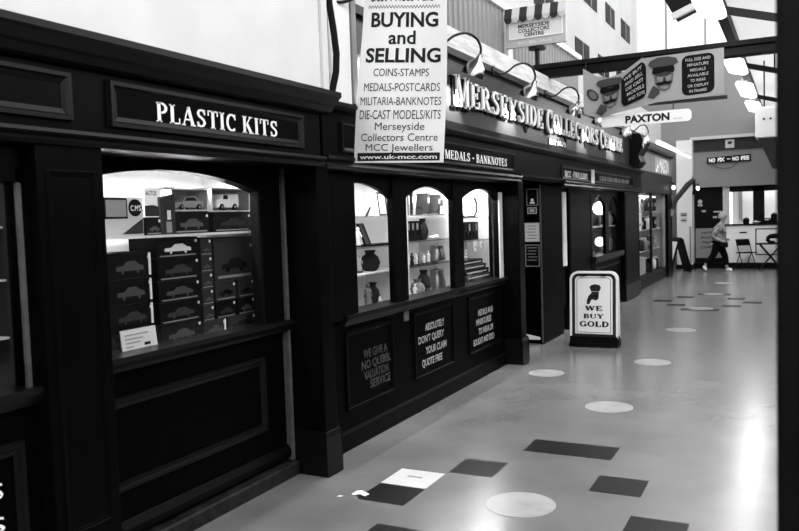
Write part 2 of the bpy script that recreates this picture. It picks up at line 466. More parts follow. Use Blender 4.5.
# ---------------------------------------------------------------- roof beams, sheet, lights
b = MB()
b.box(-2.95, 1.2, 9.62, 9.78, 3.41, 3.47); b.box(-2.95, 1.2, 9.66, 9.76, 3.30, 3.41)
b.box(-1.15, 1.2, 9.58, 9.62, 3.30, 3.36)
beam = solo(b.build('cross_beam', 'beam', bevel=.008), 'dark steel beam spanning the arcade above the soldier banner', 'beam')
b = MB().box(-.83, -.72, 8.2, 22.7, 3.80, 3.94)
solo(b.build('ridge_purlin', 'dgrey'), 'long dark purlin carrying the row of ceiling lights', 'beam')
V = []
b = MB()
slope = .33
b.prism([(-.72, 9.3, 3.93), (-.72, 22.7, 3.93), (3.2, 22.7, 3.93 - 3.92 * slope * .5), (3.2, 9.3, 3.93 - 3.92 * slope * .5)], (0, 0, .02))
struct('ceiling', b, 'sheet', 'bright translucent roof sheet sloping down beyond the beam', 'roof')
b = MB().box(-4.3, -.9, -1.0, 7.6, 5.3, 5.4); struct('ceiling_blocker', b, 'lgrey', 'opaque flat roof added out of view to shade the near part of the arcade', 'roof')  # out of view; added to darken the floor along the shopfronts
for i, yy in enumerate((9.32, 13.1, 16.9, 20.6)):
    b = MB()
    b.prism([(-.72, yy, 3.80), (3.2, yy, 3.80 - 3.92 * slope * .9), (3.2, yy, 3.72 - 3.92 * slope * .9), (-.72, yy, 3.72)], (0, .06, 0))
    o = b.build('roof_strut', 'blackmet')
    solo(o, ['dark sloping roof strut joined to the big bright lamp above the beam', 'dark sloping roof strut joined to the second hanging lamp', 'dark sloping roof strut joined to the third hanging lamp', 'dark sloping roof strut above the end wall'][i], 'strut', 'roof struts')
lamp_lab = ['big bright ceiling light above the steel beam, first of the row', 'bright ceiling light behind the end of the soldier banner', 'bright ceiling light beyond the banner, third of the row', 'small bright ceiling light just above the pale box unit']
for i, (y0, y1) in enumerate(((7.95, 9.3), (12.25, 13.35), (14.75, 16.3), (17.5, 18.9))):
    yc = (y0 + y1) / 2; L = (y1 - y0) / 2
    t = thing('ceiling_light', lamp_lab[i], 'ceiling light', (-.82, yc, 3.70), 0, 'ceiling lights')
    def ring(wd, z, l): return [(-wd, -l + .06, z), (-wd + .05, -l, z), (wd - .05, -l, z), (wd, -l + .06, z), (wd, l - .06, z), (wd - .05, l, z), (-wd + .05, l, z), (-wd, l - .06, z)]
    V = ring(.13, .05, L) + ring(.15, 0, L) + ring(.12, -.04, L - .04)
    ca, sa = math.cos(.25), math.sin(.25)
    V = [(x * ca + z * sa, y, -x * sa + z * ca) for x, y, z in V]
    F = [tuple(range(7, -1, -1)), tuple(range(16, 24))][::1]
    for q in range(2):
        for k2 in range(8): F.append((q * 8 + k2, q * 8 + (k2 + 1) % 8, (q + 1) * 8 + (k2 + 1) % 8, (q + 1) * 8 + k2))
    MB().add(V, F).build('diffuser', 'glow', t, world=False)
    b = MB(); b.box(-.05, .05, -L * .8, L * .8, .055, .14)
    b.build('housing', 'lgrey', t, world=False)
    l = bpy.data.lights.new('ceiling_lamp', 'AREA'); l.shape = 'RECTANGLE'; l.size = .22; l.size_y = 2 * L - .1; l.energy = (2.5, 6, 11, 20)[i]
    lo = bpy.data.objects.new('ceiling_lamp', l); COL.objects.link(lo); lo.parent = t; lo.location = (0, 0, -.07)
# roof eave (dark boarding with pale rafter) high above
b = MB()
A_, B2 = Vector((-1.97, 15, 5.0)), Vector((-1.30, 15, 5.30))
t = thing('roof_eave', 'dark boarded roof eave with pale rafter high above the beam', 'roof', (-1.6, 15, 5.0))
MB().prism([(-1.97, 15, 5.06), (-1.30, 15, 5.33), (-1.30, 15, 6.3), (-2.45, 15, 6.0)], (0, .5, 0)).build('boarding', 'black', t)
MB().prism([(-1.99, 14.95, 5.00), (-1.30, 14.95, 5.26), (-1.30, 14.95, 5.38), (-2.03, 14.95, 5.10)], (0, .1, 0)).build('rafter', 'lgrey', t)
MB().box(-1.66, -1.56, 14.96, 15.0, 5.2, 6.2).build('post', 'lgrey', t)
b = MB().tube([(-.28, 12.0, 3.5), (-.28, 12.0, 9)], .012, 6)
solo(b.build('hanging_rod', 'blackmet'), 'thin dark vertical rod above the steel beam', 'rod')

# ================================================================== FIRST SHOPFRONT (plastic kits)
XF = -2.62
sf = thing('shopfront', 'black painted timber shopfront signed PLASTIC KITS under the white wall', 'shopfront', (-2.8, 2.3, 0))
y0s, y1s = -.3, 4.14
b = MB().prof_y([(-2.9, 2.40), (-2.50, 2.40), (-2.50, 2.372), (-2.515, 2.36), (-2.545, 2.325), (-2.56, 2.315), (-2.575, 2.285), (-2.60, 2.275), (-2.9, 2.275)], y0s, 4.2)
b.build('cornice', 'mould', sf)
b = MB().box(-2.95, -2.63, y0s, 4.14, 1.99, 2.28); b.build('fascia', 'paint', sf)
b = MB().prof_y([(-2.9, 2.015), (-2.60, 2.015), (-2.595, 2.0), (-2.615, 1.985), (-2.605, 1.972), (-2.625, 1.955), (-2.9, 1.955)], y0s, 4.16)
b.build('architrave', 'mould', sf)
b = MB().frame(FY(-2.63), 2.46, 3.94, 2.045, 2.25, .05, .025); b.build('sign_frame', 'mould', sf)
sb = MB().box(-2.64, -2.624, 2.51, 3.89, 2.09, 2.21).build('sign_panel', 'paint2', sf)
b = MB().text('PLASTIC KITS', FY(-2.624), 2.745, 3.685, 2.095, 2.19, serif=True); b.build('lettering', 'letter', sb)
b = MB().frame(FY(-2.63), .9, 2.27, 2.05, 2.25, .05, .025); b.build('sign_frame', 'mould', sf)
MB().box(-2.64, -2.624, .95, 2.22, 2.095, 2.205).build('sign_panel', 'paint', sf)
# pilasters
def pilaster(parent, x0, x1, y0, y1, z1, base=True, name='pilaster'):
    b = MB(); b.box(x0, x1, y0, y1, 0, z1)
    if y1 - y0 > .22: b.frame(FY(x1), y0 + .04, y1 - .04, .36, z1 - .1, .03, .008)
    o = b.build(name, 'paint', parent, bevel=.006)
    if base:
        c = MB(); e = .018
        c.prof_y([(x0, 0), (x1 + e, 0), (x1 + e, .25), (x1 + e * .3, .285), (x0, .285)], y0 - e, y1 + e)
        c.build('plinth', 'mould', parent, bevel=.006)
    return o
pilaster(sf, -3.0, -2.64, 2.10, 2.43, 1.96)
pilaster(sf, -3.0, -2.66, 4.13, 4.27, 1.96)
MB().box(-2.98, -2.88, 4.07, 4.10, .1, 1.95).build('corner_strip', 'trimgrey', sf)
# window with segmental head
def arch1(y): return 1.905 - .184 * (y - 3.12) ** 2
def arch_board(X0, X1, y0, y1, ztop, f, n=24):
    b = MB()
    L = [(X0, y0 + (y1 - y0) * i / n, f(y0 + (y1 - y0) * i / n)) for i in range(n + 1)]
    L += [(X0, y1, ztop), (X0, y0, ztop)]
    return b.prism(L, (X1 - X0, 0, 0))
arch_board(-2.98, -2.90, 2.40, 3.87, 1.96, arch1).build('arched_head', 'paint', sf)
MB().box(-2.98, -2.90, 3.87, 4.12, 1.0, 1.96).build('window_jamb', 'paint', sf)
MB().box(-2.96, -2.90, 3.845, 3.872, 1.0, 1.82).build('window_bead', 'mould', sf)
MB().box(-2.96, -2.955, 2.40, 3.87, 1.0, 1.92).build('pane', 'glass', sf)
b = MB().prof_y([(-3.0, .93), (-2.88, .93), (-2.875, .95), (-2.855, .975), (-2.86, 1.0), (-3.0, 1.0)], 2.40, 4.12); b.build('sill', 'mould', sf)
MB().box(-3.0, -2.92, 2.40, 4.12, .1, .93).build('stall_riser', 'paint2', sf)
MB().frame(FY(-2.92), 2.62, 3.86, .34, .80, .05, .022).build('panel_moulding', 'mould', sf)
b = MB().prof_y([(-3.0, .12), (-2.895, .12), (-2.885, .16), (-2.91, .2), (-3.0, .2)], 2.40, 4.12); b.build('skirting', 'paint', sf)
st = MB().prof_y([(-3.0, 0), (-2.86, 0), (-2.86, .075), (-2.87, .085), (-3.0, .095)], 2.40, 4.11).build('step', 'step', sf)
# display case
def case(parent, xb, xf, y0, y1, z0, z1, m='white', fm=None):
    b = MB()
    b.box(xb - .02, xb, y0, y1, z0 - .02, z1 + .02); b.box(xb, xf, y0 - .02, y0, z0 - .02, z1 + .02); b.box(xb, xf, y1, y1 + .02, z0 - .02, z1 + .02)
    b.box(xb, xf, y0, y1, z1, z1 + .02)
    b.build('display_case', m, parent)
    MB().box(xb, xf, y0, y1, z0 - .02, z0).build('display_floor', fm or m, parent)
case(sf, -3.45, -2.985, 2.42, 4.0, .965, 1.97, 'white', 'grey')
MB().box(-3.40, -2.99, 2.44, 3.98, 1.562, 1.57).build('shelf', 'shelfglass', sf)
MB().box(-2.99, -2.985, 2.44, 3.98, 1.560, 1.572).build('shelf_edge', 'offwhite', sf)
# neighbouring window, mostly out of the frame
MB().box(-2.80, -2.70, 2.075, 2.10, .95, 1.96).build('window_jamb', 'paint', sf)
MB().box(-2.715, -2.70, 2.055, 2.075, 1.0, 1.86).build('window_bead', 'trimgrey', sf)
arch_board(-2.78, -2.70, .3, 2.09, 1.96, lambda y: 1.86 - .06 * ((y - 1.2) / .9) ** 2).build('arched_head', 'paint', sf)
MB().box(-2.75, -2.745, .3, 2.09, 1.0, 1.9).build('pane', 'glass', sf)
b = MB().prof_y([(-2.85, .93), (-2.69, .93), (-2.665, .975), (-2.67, 1.0), (-2.85, 1.0)], .2, 2.12); b.build('sill', 'mould', sf)
MB().box(-2.85, -2.72, .2, 2.12, 0, .93).build('stall_riser', 'paint2', sf)
MB().frame(FY(-2.72), .9, 2.03, .1, .80, .05, .02).build('panel_moulding', 'mould', sf)
for tx, a, z in (('MODELS', 1.5, .60), ('KITS', 1.6, .47)): MB().text(tx, FY(-2.718), a, 1.93, z, z + .06).build('lettering', 'letter', sf)
case(sf, -3.2, -2.76, .4, 2.08, .965, 1.95, 'dgrey', 'dgrey')
for z in (1.19, 1.42, 1.63): MB().box(-3.2, -2.80, .42, 2.06, z, z + .008).build('shelf', 'offwhite', sf)

# goods: model boxes and cars
def car_mesh(L, H, W, van=False):
    """a little car along +Y, wheels on z=0, centred"""
    h = H
    pr = [(-.5, .18), (-.5, .48), (-.46, .56), (-.24, .60), (-.12, .96), (.18, 1.0), (.34, .66), (.48, .56), (.5, .40), (.5, .18)]
    if van: pr = [(-.5, .18), (-.5, .62), (-.44, .66), (-.30, .70), (-.22, 1.0), (.46, 1.0), (.5, .9), (.5, .18)]
    b = MB().prism([(-W / 2, y * L, z * h) for y, z in pr], (W, 0, 0))
    return b
def add_car(parent_or_none, name, x, y, z, L, H, W, m, label=None, cat=None, van=False, group=None):
    t = thing(name, label, cat, (x, y, z), 0, group)
    car_mesh(L, H, W, van).build('body', m, t, world=False, bevel=.002)
    wb = MB()
    ws = []
    for sy in (-.3, .3):
        for sx in (-1, 1):
            c = MB().lathe([(.20 * H, -.006), (.20 * H, .006)], (sx * W / 2, sy * L, .20 * H), (1, 0, 0), 14)
            o = c.build('wheel', 'black', t, world=False)
            MB().lathe([(.10 * H, -.0075), (.10 * H, .0075)], (sx * W / 2, sy * L, .20 * H), (1, 0, 0), 10).build('hub_cap', 'brass', o, world=False)
    g = MB()
    if van: q = [(-.23, .68), (-.19, .94), (0, .94), (0, .68)]
    else: q = [(-.19, .64), (-.11, .90), (.15, .93), (.26, .66)]
    for sx in (-1, 1): g.prism([(sx * (W / 2 + .0005), yy * L, zz * H) for yy, zz in q], (sx * .001, 0, 0))
    g.build('window', 'black', t, world=False)
    return t
GB = 'boxed models in the Plastic Kits window'
def kit_box(y0, y1, z0, z1, label, m='black', pic='pdark', sticker=True, xf=-3.05, d=.2, edge=False, group=GB, van=False):
    t = thing('model_box', label, 'model box', (xf - d / 2, (y0 + y1) / 2, z0), 0, group)
    Lw, Hh = y1 - y0, z1 - z0
    b = MB(); b.box(-d / 2, d / 2, -Lw / 2 + .003, Lw / 2 - .003, 0, Hh - .001)
    b.build('carton', m, t, world=False, bevel=.002)
    pl = min(Lw * .62, Hh * 1.9)
    c = car_mesh(pl, min(Hh * .45, pl * .34), .004, van)
    c.v = [(x + d / 2 + .001, y, z + Hh * .22) for x, y, z in c.v]
    for sy in (-.28, .28):
        c.lathe([(Hh * .07, -.001), (Hh * .07, .003)], (d / 2 + .002, sy * pl, Hh * .25), (1, 0, 0), 10)
    c.build('car_picture', pic, t, world=False)
    if sticker:
        s = min(.014, Hh * .16)
        MB().box(d / 2, d / 2 + .002, Lw / 2 - .012 - s, Lw / 2 - .012, Hh * .78 - s / 2, Hh * .78 + s / 2).build('price_sticker', 'white', t, world=False)
    if edge:
        MB().box(d / 2, d / 2 + .003, Lw / 2 - .02, Lw / 2 - .006, Hh * .08, Hh * .94).build('price_strip', 'white', t, world=False)
    else:
        MB().box(d / 2, d / 2 + .0015, -Lw * .42, Lw * .42, Hh * .06, Hh * .12).build('base_line', 'grey', t, world=False)
    return t
F0 = .965
# stack nearest the window's near jamb
kit_box(2.80, 3.10, F0, 1.10, 'dark model box hidden behind the white card, lowest of its stack', edge=True)
kit_box(2.80, 3.10, 1.10, 1.225, 'dark model box with white edge strip resting just above the white card', edge=True)
kit_box(2.80, 3.10, 1.225, 1.355, 'dark model box with white edge strip, second above the white card', edge=True, pic='pic')
kit_box(2.80, 3.10, 1.355, 1.49, 'dark model box with white edge strip, topmost above the white card', edge=True, pic='pic')
kit_box(2.42, 2.72, F0, 1.12, 'dark model box at the shaded end of the display, half hidden by the pilaster', edge=False)
b = MB().prism([(-3.0, 2.83, F0), (-3.015, 2.83, F0 + .135), (-3.015, 3.07, F0 + .135), (-3.0, 3.07, F0)], (-.004, 0, 0))
c = solo(b.build('price_card', 'offwhite'), 'pale printed card standing at the bottom of the kit window', 'card')
for i in range(4):
    zz = F0 + .105 - i * .02; xx = -3.0 - .015 * (zz - F0) / .135
    MB().box(xx - .001, xx + .001, 2.855, 2.855 + (.16, .12, .10, .05)[i], zz, zz + .006).build('printed_line', 'greyink', c)
MB().box(-3.006, -3.003, 2.98, 3.02, F0 + .045, F0 + .06).build('printed_mark', 'ink', c)
# middle stack
zs = [F0, 1.085, 1.205, 1.32, 1.445, 1.555]
lab = ['lowest in the middle stack of the kit window', 'second up in the middle stack of the kit window', 'third up in the middle stack of the kit window', 'fourth up in the middle stack of the kit window', 'highest in the middle stack, with bright helicopter picture']
for i in range(5):
    kit_box(3.14, 3.47, zs[i], zs[i + 1], 'long black model car box, ' + lab[i], pic='offwhite' if i == 4 else ('pic' if i % 2 == 0 else 'pdark'))
# narrow stack
kit_box(3.485, 3.685, F0, 1.06, 'small dark box with white edge at the foot of the narrow stack', edge=True, m='dgrey', pic='pic')
zs = [1.06, 1.155, 1.25, 1.345, 1.44, 1.545]
lab = ['second from the bottom', 'third from the bottom', 'fourth from the bottom', 'fifth from the bottom', 'at the very top']
for i in range(5):
    kit_box(3.487, 3.587, zs[i], zs[i + 1], 'tiny dark model box in the narrow stack, ' + lab[i], m='dgrey', pic='pic')
kit_box(3.70, 3.97, F0, 1.06, 'wide dark model box on the display floor by the far jamb', m='dgrey', pic='black')
kit_box(3.60, 3.785, 1.06, 1.165, 'squat dark model box on the end stack, just above the white edged box', m='black', pic='dgrey')
kit_box(3.80, 3.97, 1.06, 1.165, 'squat dark model box lying on the wide floor box by the far jamb', m='black', pic='pic')
kit_box(3.60, 3.79, 1.165, 1.28, 'square dark model box below the big box, towards the narrow stack', m='dgrey', pic='black')
kit_box(3.81, 3.97, 1.165, 1.28, 'square dark model box below the big box, beside the window jamb', m='dgrey', pic='black')
kit_box(3.60, 3.97, 1.28, 1.54, 'biggest dark model box under the glass shelf by the far jamb', m='dgrey', pic='black')
# on the glass shelf
S1 = 1.572
t = thing('picture_box', 'grey model box with street scene and framed photo on the glass shelf', 'model box', (-3.1, 2.94, S1))
MB().box(-.06, .04, -.14, .13, 0, .20).build('carton', 'lgrey', t, world=False)
MB().box(.04, .044, -.13, .02, .09, .195).build('framed_photo', 'black', t, world=False)
MB().box(.044, .046, -.12, .01, .10, .185).build('photo_scene', 'grey', t, world=False)
MB().lathe([(.045, 0), (.045, .004)], (.04, .075, .145), (1, 0, 0), 20).build('round_badge', 'black', t, world=False)
b = MB(); b.text("C.M'S", lambda u, v, n: (.045 + n, u, v), .04, .11, .13, .158); b.build('lettering', 'letter', t, world=False)
MB().prism([(.041, -.02, .01), (.041, .125, .01), (.041, .125, .09)], (.002, 0, 0)).build('dark_triangle', 'dgrey', t, world=False)  # dark triangle on the carton front
t = kit_box(3.075, 3.195, S1, S1 + .095, 'dark model box on the glass shelf carrying the AUTOS card', pic='pic', sticker=True)
t = thing('price_card', 'white AUTOS card with car picture standing on a dark box', 'card', (-3.058, 3.135, S1 + .095))
MB().box(0, .006, -.06, .06, 0, .155).build('card_sheet', 'white', t, world=False)
b = MB(); b.text('AUTOS', lambda u, v, n: (.006 + n, u, v), -.05, .03, .115, .14, bold=.02); b.build('lettering', 'ink', t, world=False)
MB().prism([(.006, -.058, .005), (.006, .058, .005), (.006, .058, .05), (.006, .0, .065), (.006, -.058, .06)], (.001, 0, 0)).build('car_picture', 'dgrey', t, world=False)
t = thing('carton', 'tall dark tapered carton standing between the AUTOS card and silver car', 'carton', (-3.08, 3.235, S1))
MB().prism([(.04, -.05, 0), (.04, .05, 0), (.04, .055, .22), (.04, -.065, .20)], (-.03, 0, 0)).build('carton_body', 'dgrey', t, world=False)
MB().box(.04, .043, -.01, .015, .08, .13).build('price_sticker', 'offwhite', t, world=False)
MB().box(.04, .042, -.02, .02, .01, .07).build('label_strip', 'grey', t, world=False)
def show_box(y0, y1, z0, z1, label, back='lgrey'):
    t = thing('display_box', label, 'model box', (-3.12, (y0 + y1) / 2, z0), 0, 'open fronted display boxes')
    Lw, Hh = (y1 - y0) / 2, z1 - z0
    b = MB(); b.box(-.09, -.08, -Lw, Lw, 0, Hh); b.box(-.08, .07, -Lw, Lw, 0, .008); b.box(-.08, .07, -Lw, -Lw + .008, .008, Hh); b.box(-.08, .07, Lw - .008, Lw, .008, Hh); b.box(-.08, .07, -Lw, Lw, Hh - .006, Hh)
    b.build('tray', back, t, world=False)
    return t
kit_box(3.275, 3.575, S1, S1 + .125, 'black model box on the glass shelf below the silver car', pic='pic')
show_box(3.275, 3.575, S1 + .125, S1 + .25, 'open pale display box holding the silver saloon car')
add_car(None, 'toy_car', -3.09, 3.42, S1 + .134, .235, .075, .08, 'grey', 'silver grey toy saloon car in the open display box', 'toy car', group='toy cars')
kit_box(3.605, 3.965, S1, S1 + .12, 'black model box on the glass shelf below the white van', pic='dgrey')
show_box(3.605, 3.965, S1 + .12, S1 + .26, 'open grey display box holding the white toy van', 'lgrey')
add_car(None, 'toy_car', -3.09, 3.75, S1 + .129, .20, .095, .08, 'white', 'white toy van in the open grey display box', 'toy car', van=True, group='toy cars')
for i, (y, z, wd, lb) in enumerate([(2.80, 1.80, .06, 'small grey picture card pinned high on the back by the pilaster'), (3.02, 1.84, .09, 'small printed card on the bright back above the photo box'), (3.62, 1.80, .11, 'dark picture card on the bright back above the silver car'), (3.90, 1.76, .1, 'grey card on the bright back above the white van')]):
    b = MB().box(-3.449, -3.44, y, y + wd, z, z + .07)
    o = solo(b.build('picture_card', 'offwhite'), lb, 'card', 'cards on the back of the kit window')
    MB().box(-3.44, -3.438, y + .01, y + wd - .01, z + .012, z + .055).build('printed_picture', 'dgrey' if i % 2 else 'grey', o)
# goods in the neighbouring window
for i, (z, lb) in enumerate([(F0, 'on the floor'), (1.198, 'on the lowest shelf'), (1.428, 'on the middle shelf'), (1.638, 'on the top shelf')]):
    kit_box(1.60, 1.88, z, z + .13, 'dark model box %s of the window cut by the picture edge' % lb, xf=-2.95, d=.15, group='boxes in the edge window', pic='pic')
# strip light of the kit window, behind the arched head
def strip_light(y0, y1, x, z, label, e='tube', r=.012, power=None, group='strip lights in the shop windows', base=True):
    t = thing('strip_light', label, 'strip light', (x, (y0 + y1) / 2, z), 0, group)
    L = (y1 - y0) / 2
    MB().tube([(0, -L, 0), (0, L, 0)], r, 10).build('tube', e, t, world=False, smooth=True)
    MB().box(-.025, .025, -L - .03, L + .03, r, r + .03).build('fitting', 'white', t, world=False)
    if power:
        l = bpy.data.lights.new('strip_lamp', 'AREA'); l.shape = 'RECTANGLE'; l.size = .03; l.size_y = 2 * L; l.energy = power
        lo = bpy.data.objects.new('strip_lamp', l); COL.objects.link(lo); lo.parent = t; lo.location = (0, 0, -r - .004)
    return t
strip_light(2.55, 3.95, -3.06, 1.925, 'fluorescent tube hidden behind the arched head of the kit window', power=12)
strip_light(.6, 1.95, -2.9, 1.90, 'fluorescent tube in the window cut by the picture edge', power=1)

# ================================================================== SECOND SHOPFRONT (collectors centre)
s2 = thing('shopfront', 'long black shopfront with three arched windows under the raised-letter name board', 'shopfront', (-2.8, 9.0, 0))
YE = 15.68
MB().box(-3.0, -2.70, 4.28, YE, 2.0, 2.36).build('fascia', 'paint', s2)
MB().prof_y([(-2.9, 2.375), (-2.62, 2.375), (-2.62, 2.355), (-2.655, 2.335), (-2.69, 2.32), (-2.9, 2.32)], 4.28, YE).build('cornice', 'mould', s2)
for (a, c) in ((4.28, 8.24), (10.0, YE)):
    MB().prof_y([(-2.95, 2.035), (-2.66, 2.035), (-2.655, 2.015), (-2.68, 2.0), (-2.67, 1.975), (-2.70, 1.955), (-2.95, 1.955)], a, c).build('architrave', 'mould', s2)
MB().prof_y([(-3.2, 2.06), (-2.68, 2.06), (-2.68, 2.03), (-2.72, 2.02), (-3.2, 2.02)], 8.24, 10.0).build('architrave', 'mould', s2)
MB().box(-3.6, -2.70, 4.28, YE, 2.36, 2.45).build('fascia_top', 'black', s2)
# name board with raised letters
nb = MB().box(-2.95, -2.74, 4.7, 15.6, 2.40, 3.03).build('name_board', 'board', s2, label='grey glossy name board with raised capital letters')
txt = 'MERSEYSIDE COLLECTORS CENTRE'
V, F, tw = serif_text(txt)
x = 0; yA, yB = 6.52, 14.0
kx = (yB - yA) / tw
for i, ch in enumerate(txt):
    if ch == ' ':
        x += serif_glyph(ch)[2]; continue
    g, gf, adv = serif_glyph(ch)
    a0 = min(p[0] for p in g); a1 = max(p[0] for p in g)
    big = i in (0, 11, 22)
    b = MB().text(ch, FY(-2.74), yA + (x + a0) * kx, yA + (x + a1) * kx, 2.60 if big else 2.625, 2.89 if big else 2.86, serif=True, depth=.035)
    if big: pass
    lt = b.build('letter', 'raised', nb)
    q = MB().text(ch, FY(-2.74), yA + (x + a0) * kx - .075, yA + (x + a1) * kx - .02, 2.575 if big else 2.605, 2.875 if big else 2.85, serif=True, depth=.02)
    q.build('letter_shadow', 'black', lt)  # black offset copy of the letter, standing in for its drop shadow
    x += adv
b = MB(); b.box(-2.74, -2.733, 9.52, 10.36, 2.465, 2.555); b.build('date_plate', 'black', nb)
MB().text('EST', FY(-2.733), 9.56, 9.86, 2.475, 2.545, serif=True).build('lettering', 'letter', nb)
MB().text('1970', FY(-2.733), 9.93, 10.32, 2.475, 2.545, serif=True).build('lettering', 'letter', nb)
# swags under the name: three small black drops
for yy in (8.62, 10.35, 11.4):
    MB().prism([(-2.74, yy - .08, 2.60), (-2.74, yy, 2.53), (-2.74, yy + .08, 2.60)], (.012, 0, 0)).build('black_drop', 'black', nb)
# fascia sign panels
def fsign(y0, y1, z0, z1, txt, ty0, ty1, tz0, tz1, m='softletter'):
    MB().frame(FY(-2.70), y0, y1, z0, z1, .035, .018).build('sign_frame', 'mould', s2)
    p = MB().box(-2.71, -2.694, y0 + .035, y1 - .035, z0 + .03, z1 - .03).build('sign_panel', 'paint2', s2)
    MB().text(txt, FY(-2.694), ty0, ty1, tz0, tz1, serif=True).build('lettering', m, p)
fsign(4.5, 8.06, 2.065, 2.265, 'COINS - STAMPS - MEDALS - BANKNOTES', 4.90, 7.82, 2.115, 2.20, 'letter')
fsign(9.95, 11.5, 2.045, 2.235, 'MCC JEWELLERS', 10.1, 11.32, 2.085, 2.17, 'letter')
fsign(11.75, 14.75, 2.045, 2.235, 'SCRAP GOLD AND SILVER PAID', 12.1, 14.4, 2.095, 2.165)
MB().box(-2.70, -2.685, 11.55, 11.74, 2.02, 2.24).build('white_plate', 'lgrey', s2)
# pilasters / mullions
pilaster(s2, -3.0, -2.76, 4.29, 4.40, 1.96)
pilaster(s2, -3.0, -2.65, 8.05, 8.22, 1.97)
for (a, c) in ((5.48, 5.72), (6.69, 6.93)):
    MB().box(-2.885, -2.83, a, c, .93, 1.96).build('mullion', 'paint', s2, bevel=.006)
MB().box(-2.885, -2.80, 4.40, 4.84, .93, 1.96).build('mullion', 'paint', s2, bevel=.006)
MB().box(-2.885, -2.84, 7.93, 8.05, .9, 1.96).build('window_jamb', 'paint', s2)
MB().box(-2.84, -2.828, 7.93, 8.03, .95, 1.86).build('jamb_strip', 'jamb', s2)
for (a, c) in ((4.84, 5.48), (5.72, 6.69), (6.93, 7.93)):
    ym = (a + c) / 2 if a > 5 else 4.98; hw = (c - a) / 2 if a > 5 else .5
    arch_board(-2.885, -2.845, a, c, 1.97, lambda y: 1.885 - .11 * ((y - ym) / hw) ** 2, 20).build('arched_head', 'paint', s2)
    MB().box(-2.872, -2.868, a, c, .95, 1.92).build('pane', 'glass', s2)
    MB().prof_y([(-3.0, .88), (-2.80, .88), (-2.795, .90), (-2.775, .925), (-2.78, .955), (-3.0, .955)], a - .2, c + .1).build('sill', 'mould', s2)
MB().box(-3.0, -2.83, 4.28, 8.05, 0, .885).build('stall_riser', 'paint2', s2)
MB().prof_y([(-2.9, 0), (-2.815, 0), (-2.815, .12), (-2.83, .14), (-2.9, .14)], 4.40, 8.04).build('skirting', 'paint', s2)
for (a, c, lines, m) in ((4.62, 5.45, [('WE GIVE A', 4.93, 5.30, .605), ('NO QUIBBLE', 4.90, 5.40, .525), ('VALUATION', 4.93, 5.31, .445), ('SERVICE', 5.02, 5.34, .37)], 'dimletter'),
                         (5.72, 6.66, [('ABSOLUTELY', 6.0, 6.40, .655), ("DON'T QUERY", 5.86, 6.39, .56), ('YOUR CLAIM', 6.0, 6.44, .455), ('QUOTE FREE', 5.92, 6.34, .355)], 'softletter'),
                         (6.93, 7.92, [('MEDALS AND', 7.24, 7.66, .625), ('MINIATURES', 7.18, 7.60, .535), ('TO WEAR OR', 7.24, 7.66, .44), ('BOUGHT AND SOLD', 7.10, 7.68, .345)], 'softletter')):
    MB().frame(FY(-2.83), a + .05, c - .05, .27, .84, .04, .014).build('panel_moulding', 'paint', s2)
    for tx, ya, yb, z in lines: MB().text(tx, FY(-2.829), ya, yb, z, z + .062, bold=.02).build('lettering', m, s2)
MB().box(-2.83, -2.82, 5.60, 5.68, .79, .87).build('small_notice', 'trimgrey', s2)
case(s2, -3.42, -2.90, 4.5, 8.17, .91, 1.97, 'white')
for yy in (6.07, 7.17): MB().box(-3.42, -3.0, yy - .01, yy + .01, .91, 1.99).build('partition', 'white', s2)
for (a, c, zz) in ((4.52, 6.05, (1.645, 1.40, 1.195)), (6.09, 7.15, (1.645, 1.41, 1.19)), (7.19, 8.16, (1.60, 1.365))):
    for z in zz: MB().box(-3.41, -3.02, a, c, z - .012, z).build('shelf', 'shelfglass' if z != 1.195 else 'offwhite', s2)
strip_light(4.7, 5.95, -3.0, 1.955, 'fluorescent tube behind the first arched head of the collectors window', power=10)
strip_light(6.15, 7.30, -3.0, 1.955, 'fluorescent tube behind the middle arched head of the collectors window', power=11)
strip_light(7.25, 8.1, -3.0, 1.955, 'fluorescent tube behind the third arched head of the collectors window', power=10)

# display goods
def vase(x, y, z, h, r, m, label, cat='vase', handle=False, group='vases and jugs in the collectors window', name='vase'):
    t = thing(name, label, cat, (x, y, z), 0, group)
    if handle: pr = [(r * .8, 0), (r, h * .1), (r * 1.0, h * .45), (r * .82, h * .75), (r * .78, h * .9), (r * .85, h), (r * .7, h), (r * .68, h * .8)]
    else: pr = [(r * .55, 0), (r * .8, h * .12), (r, h * .4), (r * .8, h * .68), (r * .42, h * .84), (r * .6, h), (r * .45, h), (r * .35, h * .86)]
    MB().lathe(pr, seg=18).build('body', m, t, world=False, smooth=True)
    if handle:
        MB().tube([(0, r * .8, h * .82), (0, r * 1.45, h * .8), (0, r * 1.6, h * .5), (0, r * 1.3, h * .22), (0, r * .9, h * .2)], r * .12, 8).build('handle', m, t, world=False, smooth=True)
        MB().lathe([(r * .83, h * .97), (r * .8, h * 1.05), (r * .2, h * 1.12), (r * .15, h * 1.2)], seg=16).build('lid', m, t, world=False, smooth=True)
    return t
def figurine(x, y, z, h, m, label, group='figurines in the collectors window'):
    t = thing('figurine', label, 'figurine', (x, y, z), random.uniform(-.6, .6), group)
    MB().lathe([(h * .2, 0), (h * .2, h * .08), (h * .1, h * .1)], seg=14).build('base', 'dgrey', t, world=False)
    b = MB(); b.lathe([(h * .13, h * .1), (h * .16, h * .25), (h * .1, h * .5), (h * .15, h * .68), (h * .11, h * .76), (h * .045, h * .8), (h * .085, h * .86), (h * .09, h * .93), (h * .04, h * .995)], seg=14)
    b.tube([(0, h * .13, h * .7), (h * .06, h * .2, h * .55), (h * .12, h * .1, h * .48)], h * .035, 6); b.tube([(0, -h * .13, h * .7), (h * .05, -h * .2, h * .55), (h * .1, -h * .16, h * .42)], h * .035, 6)
    b.build('figure', m, t, world=False, smooth=True)
    return t
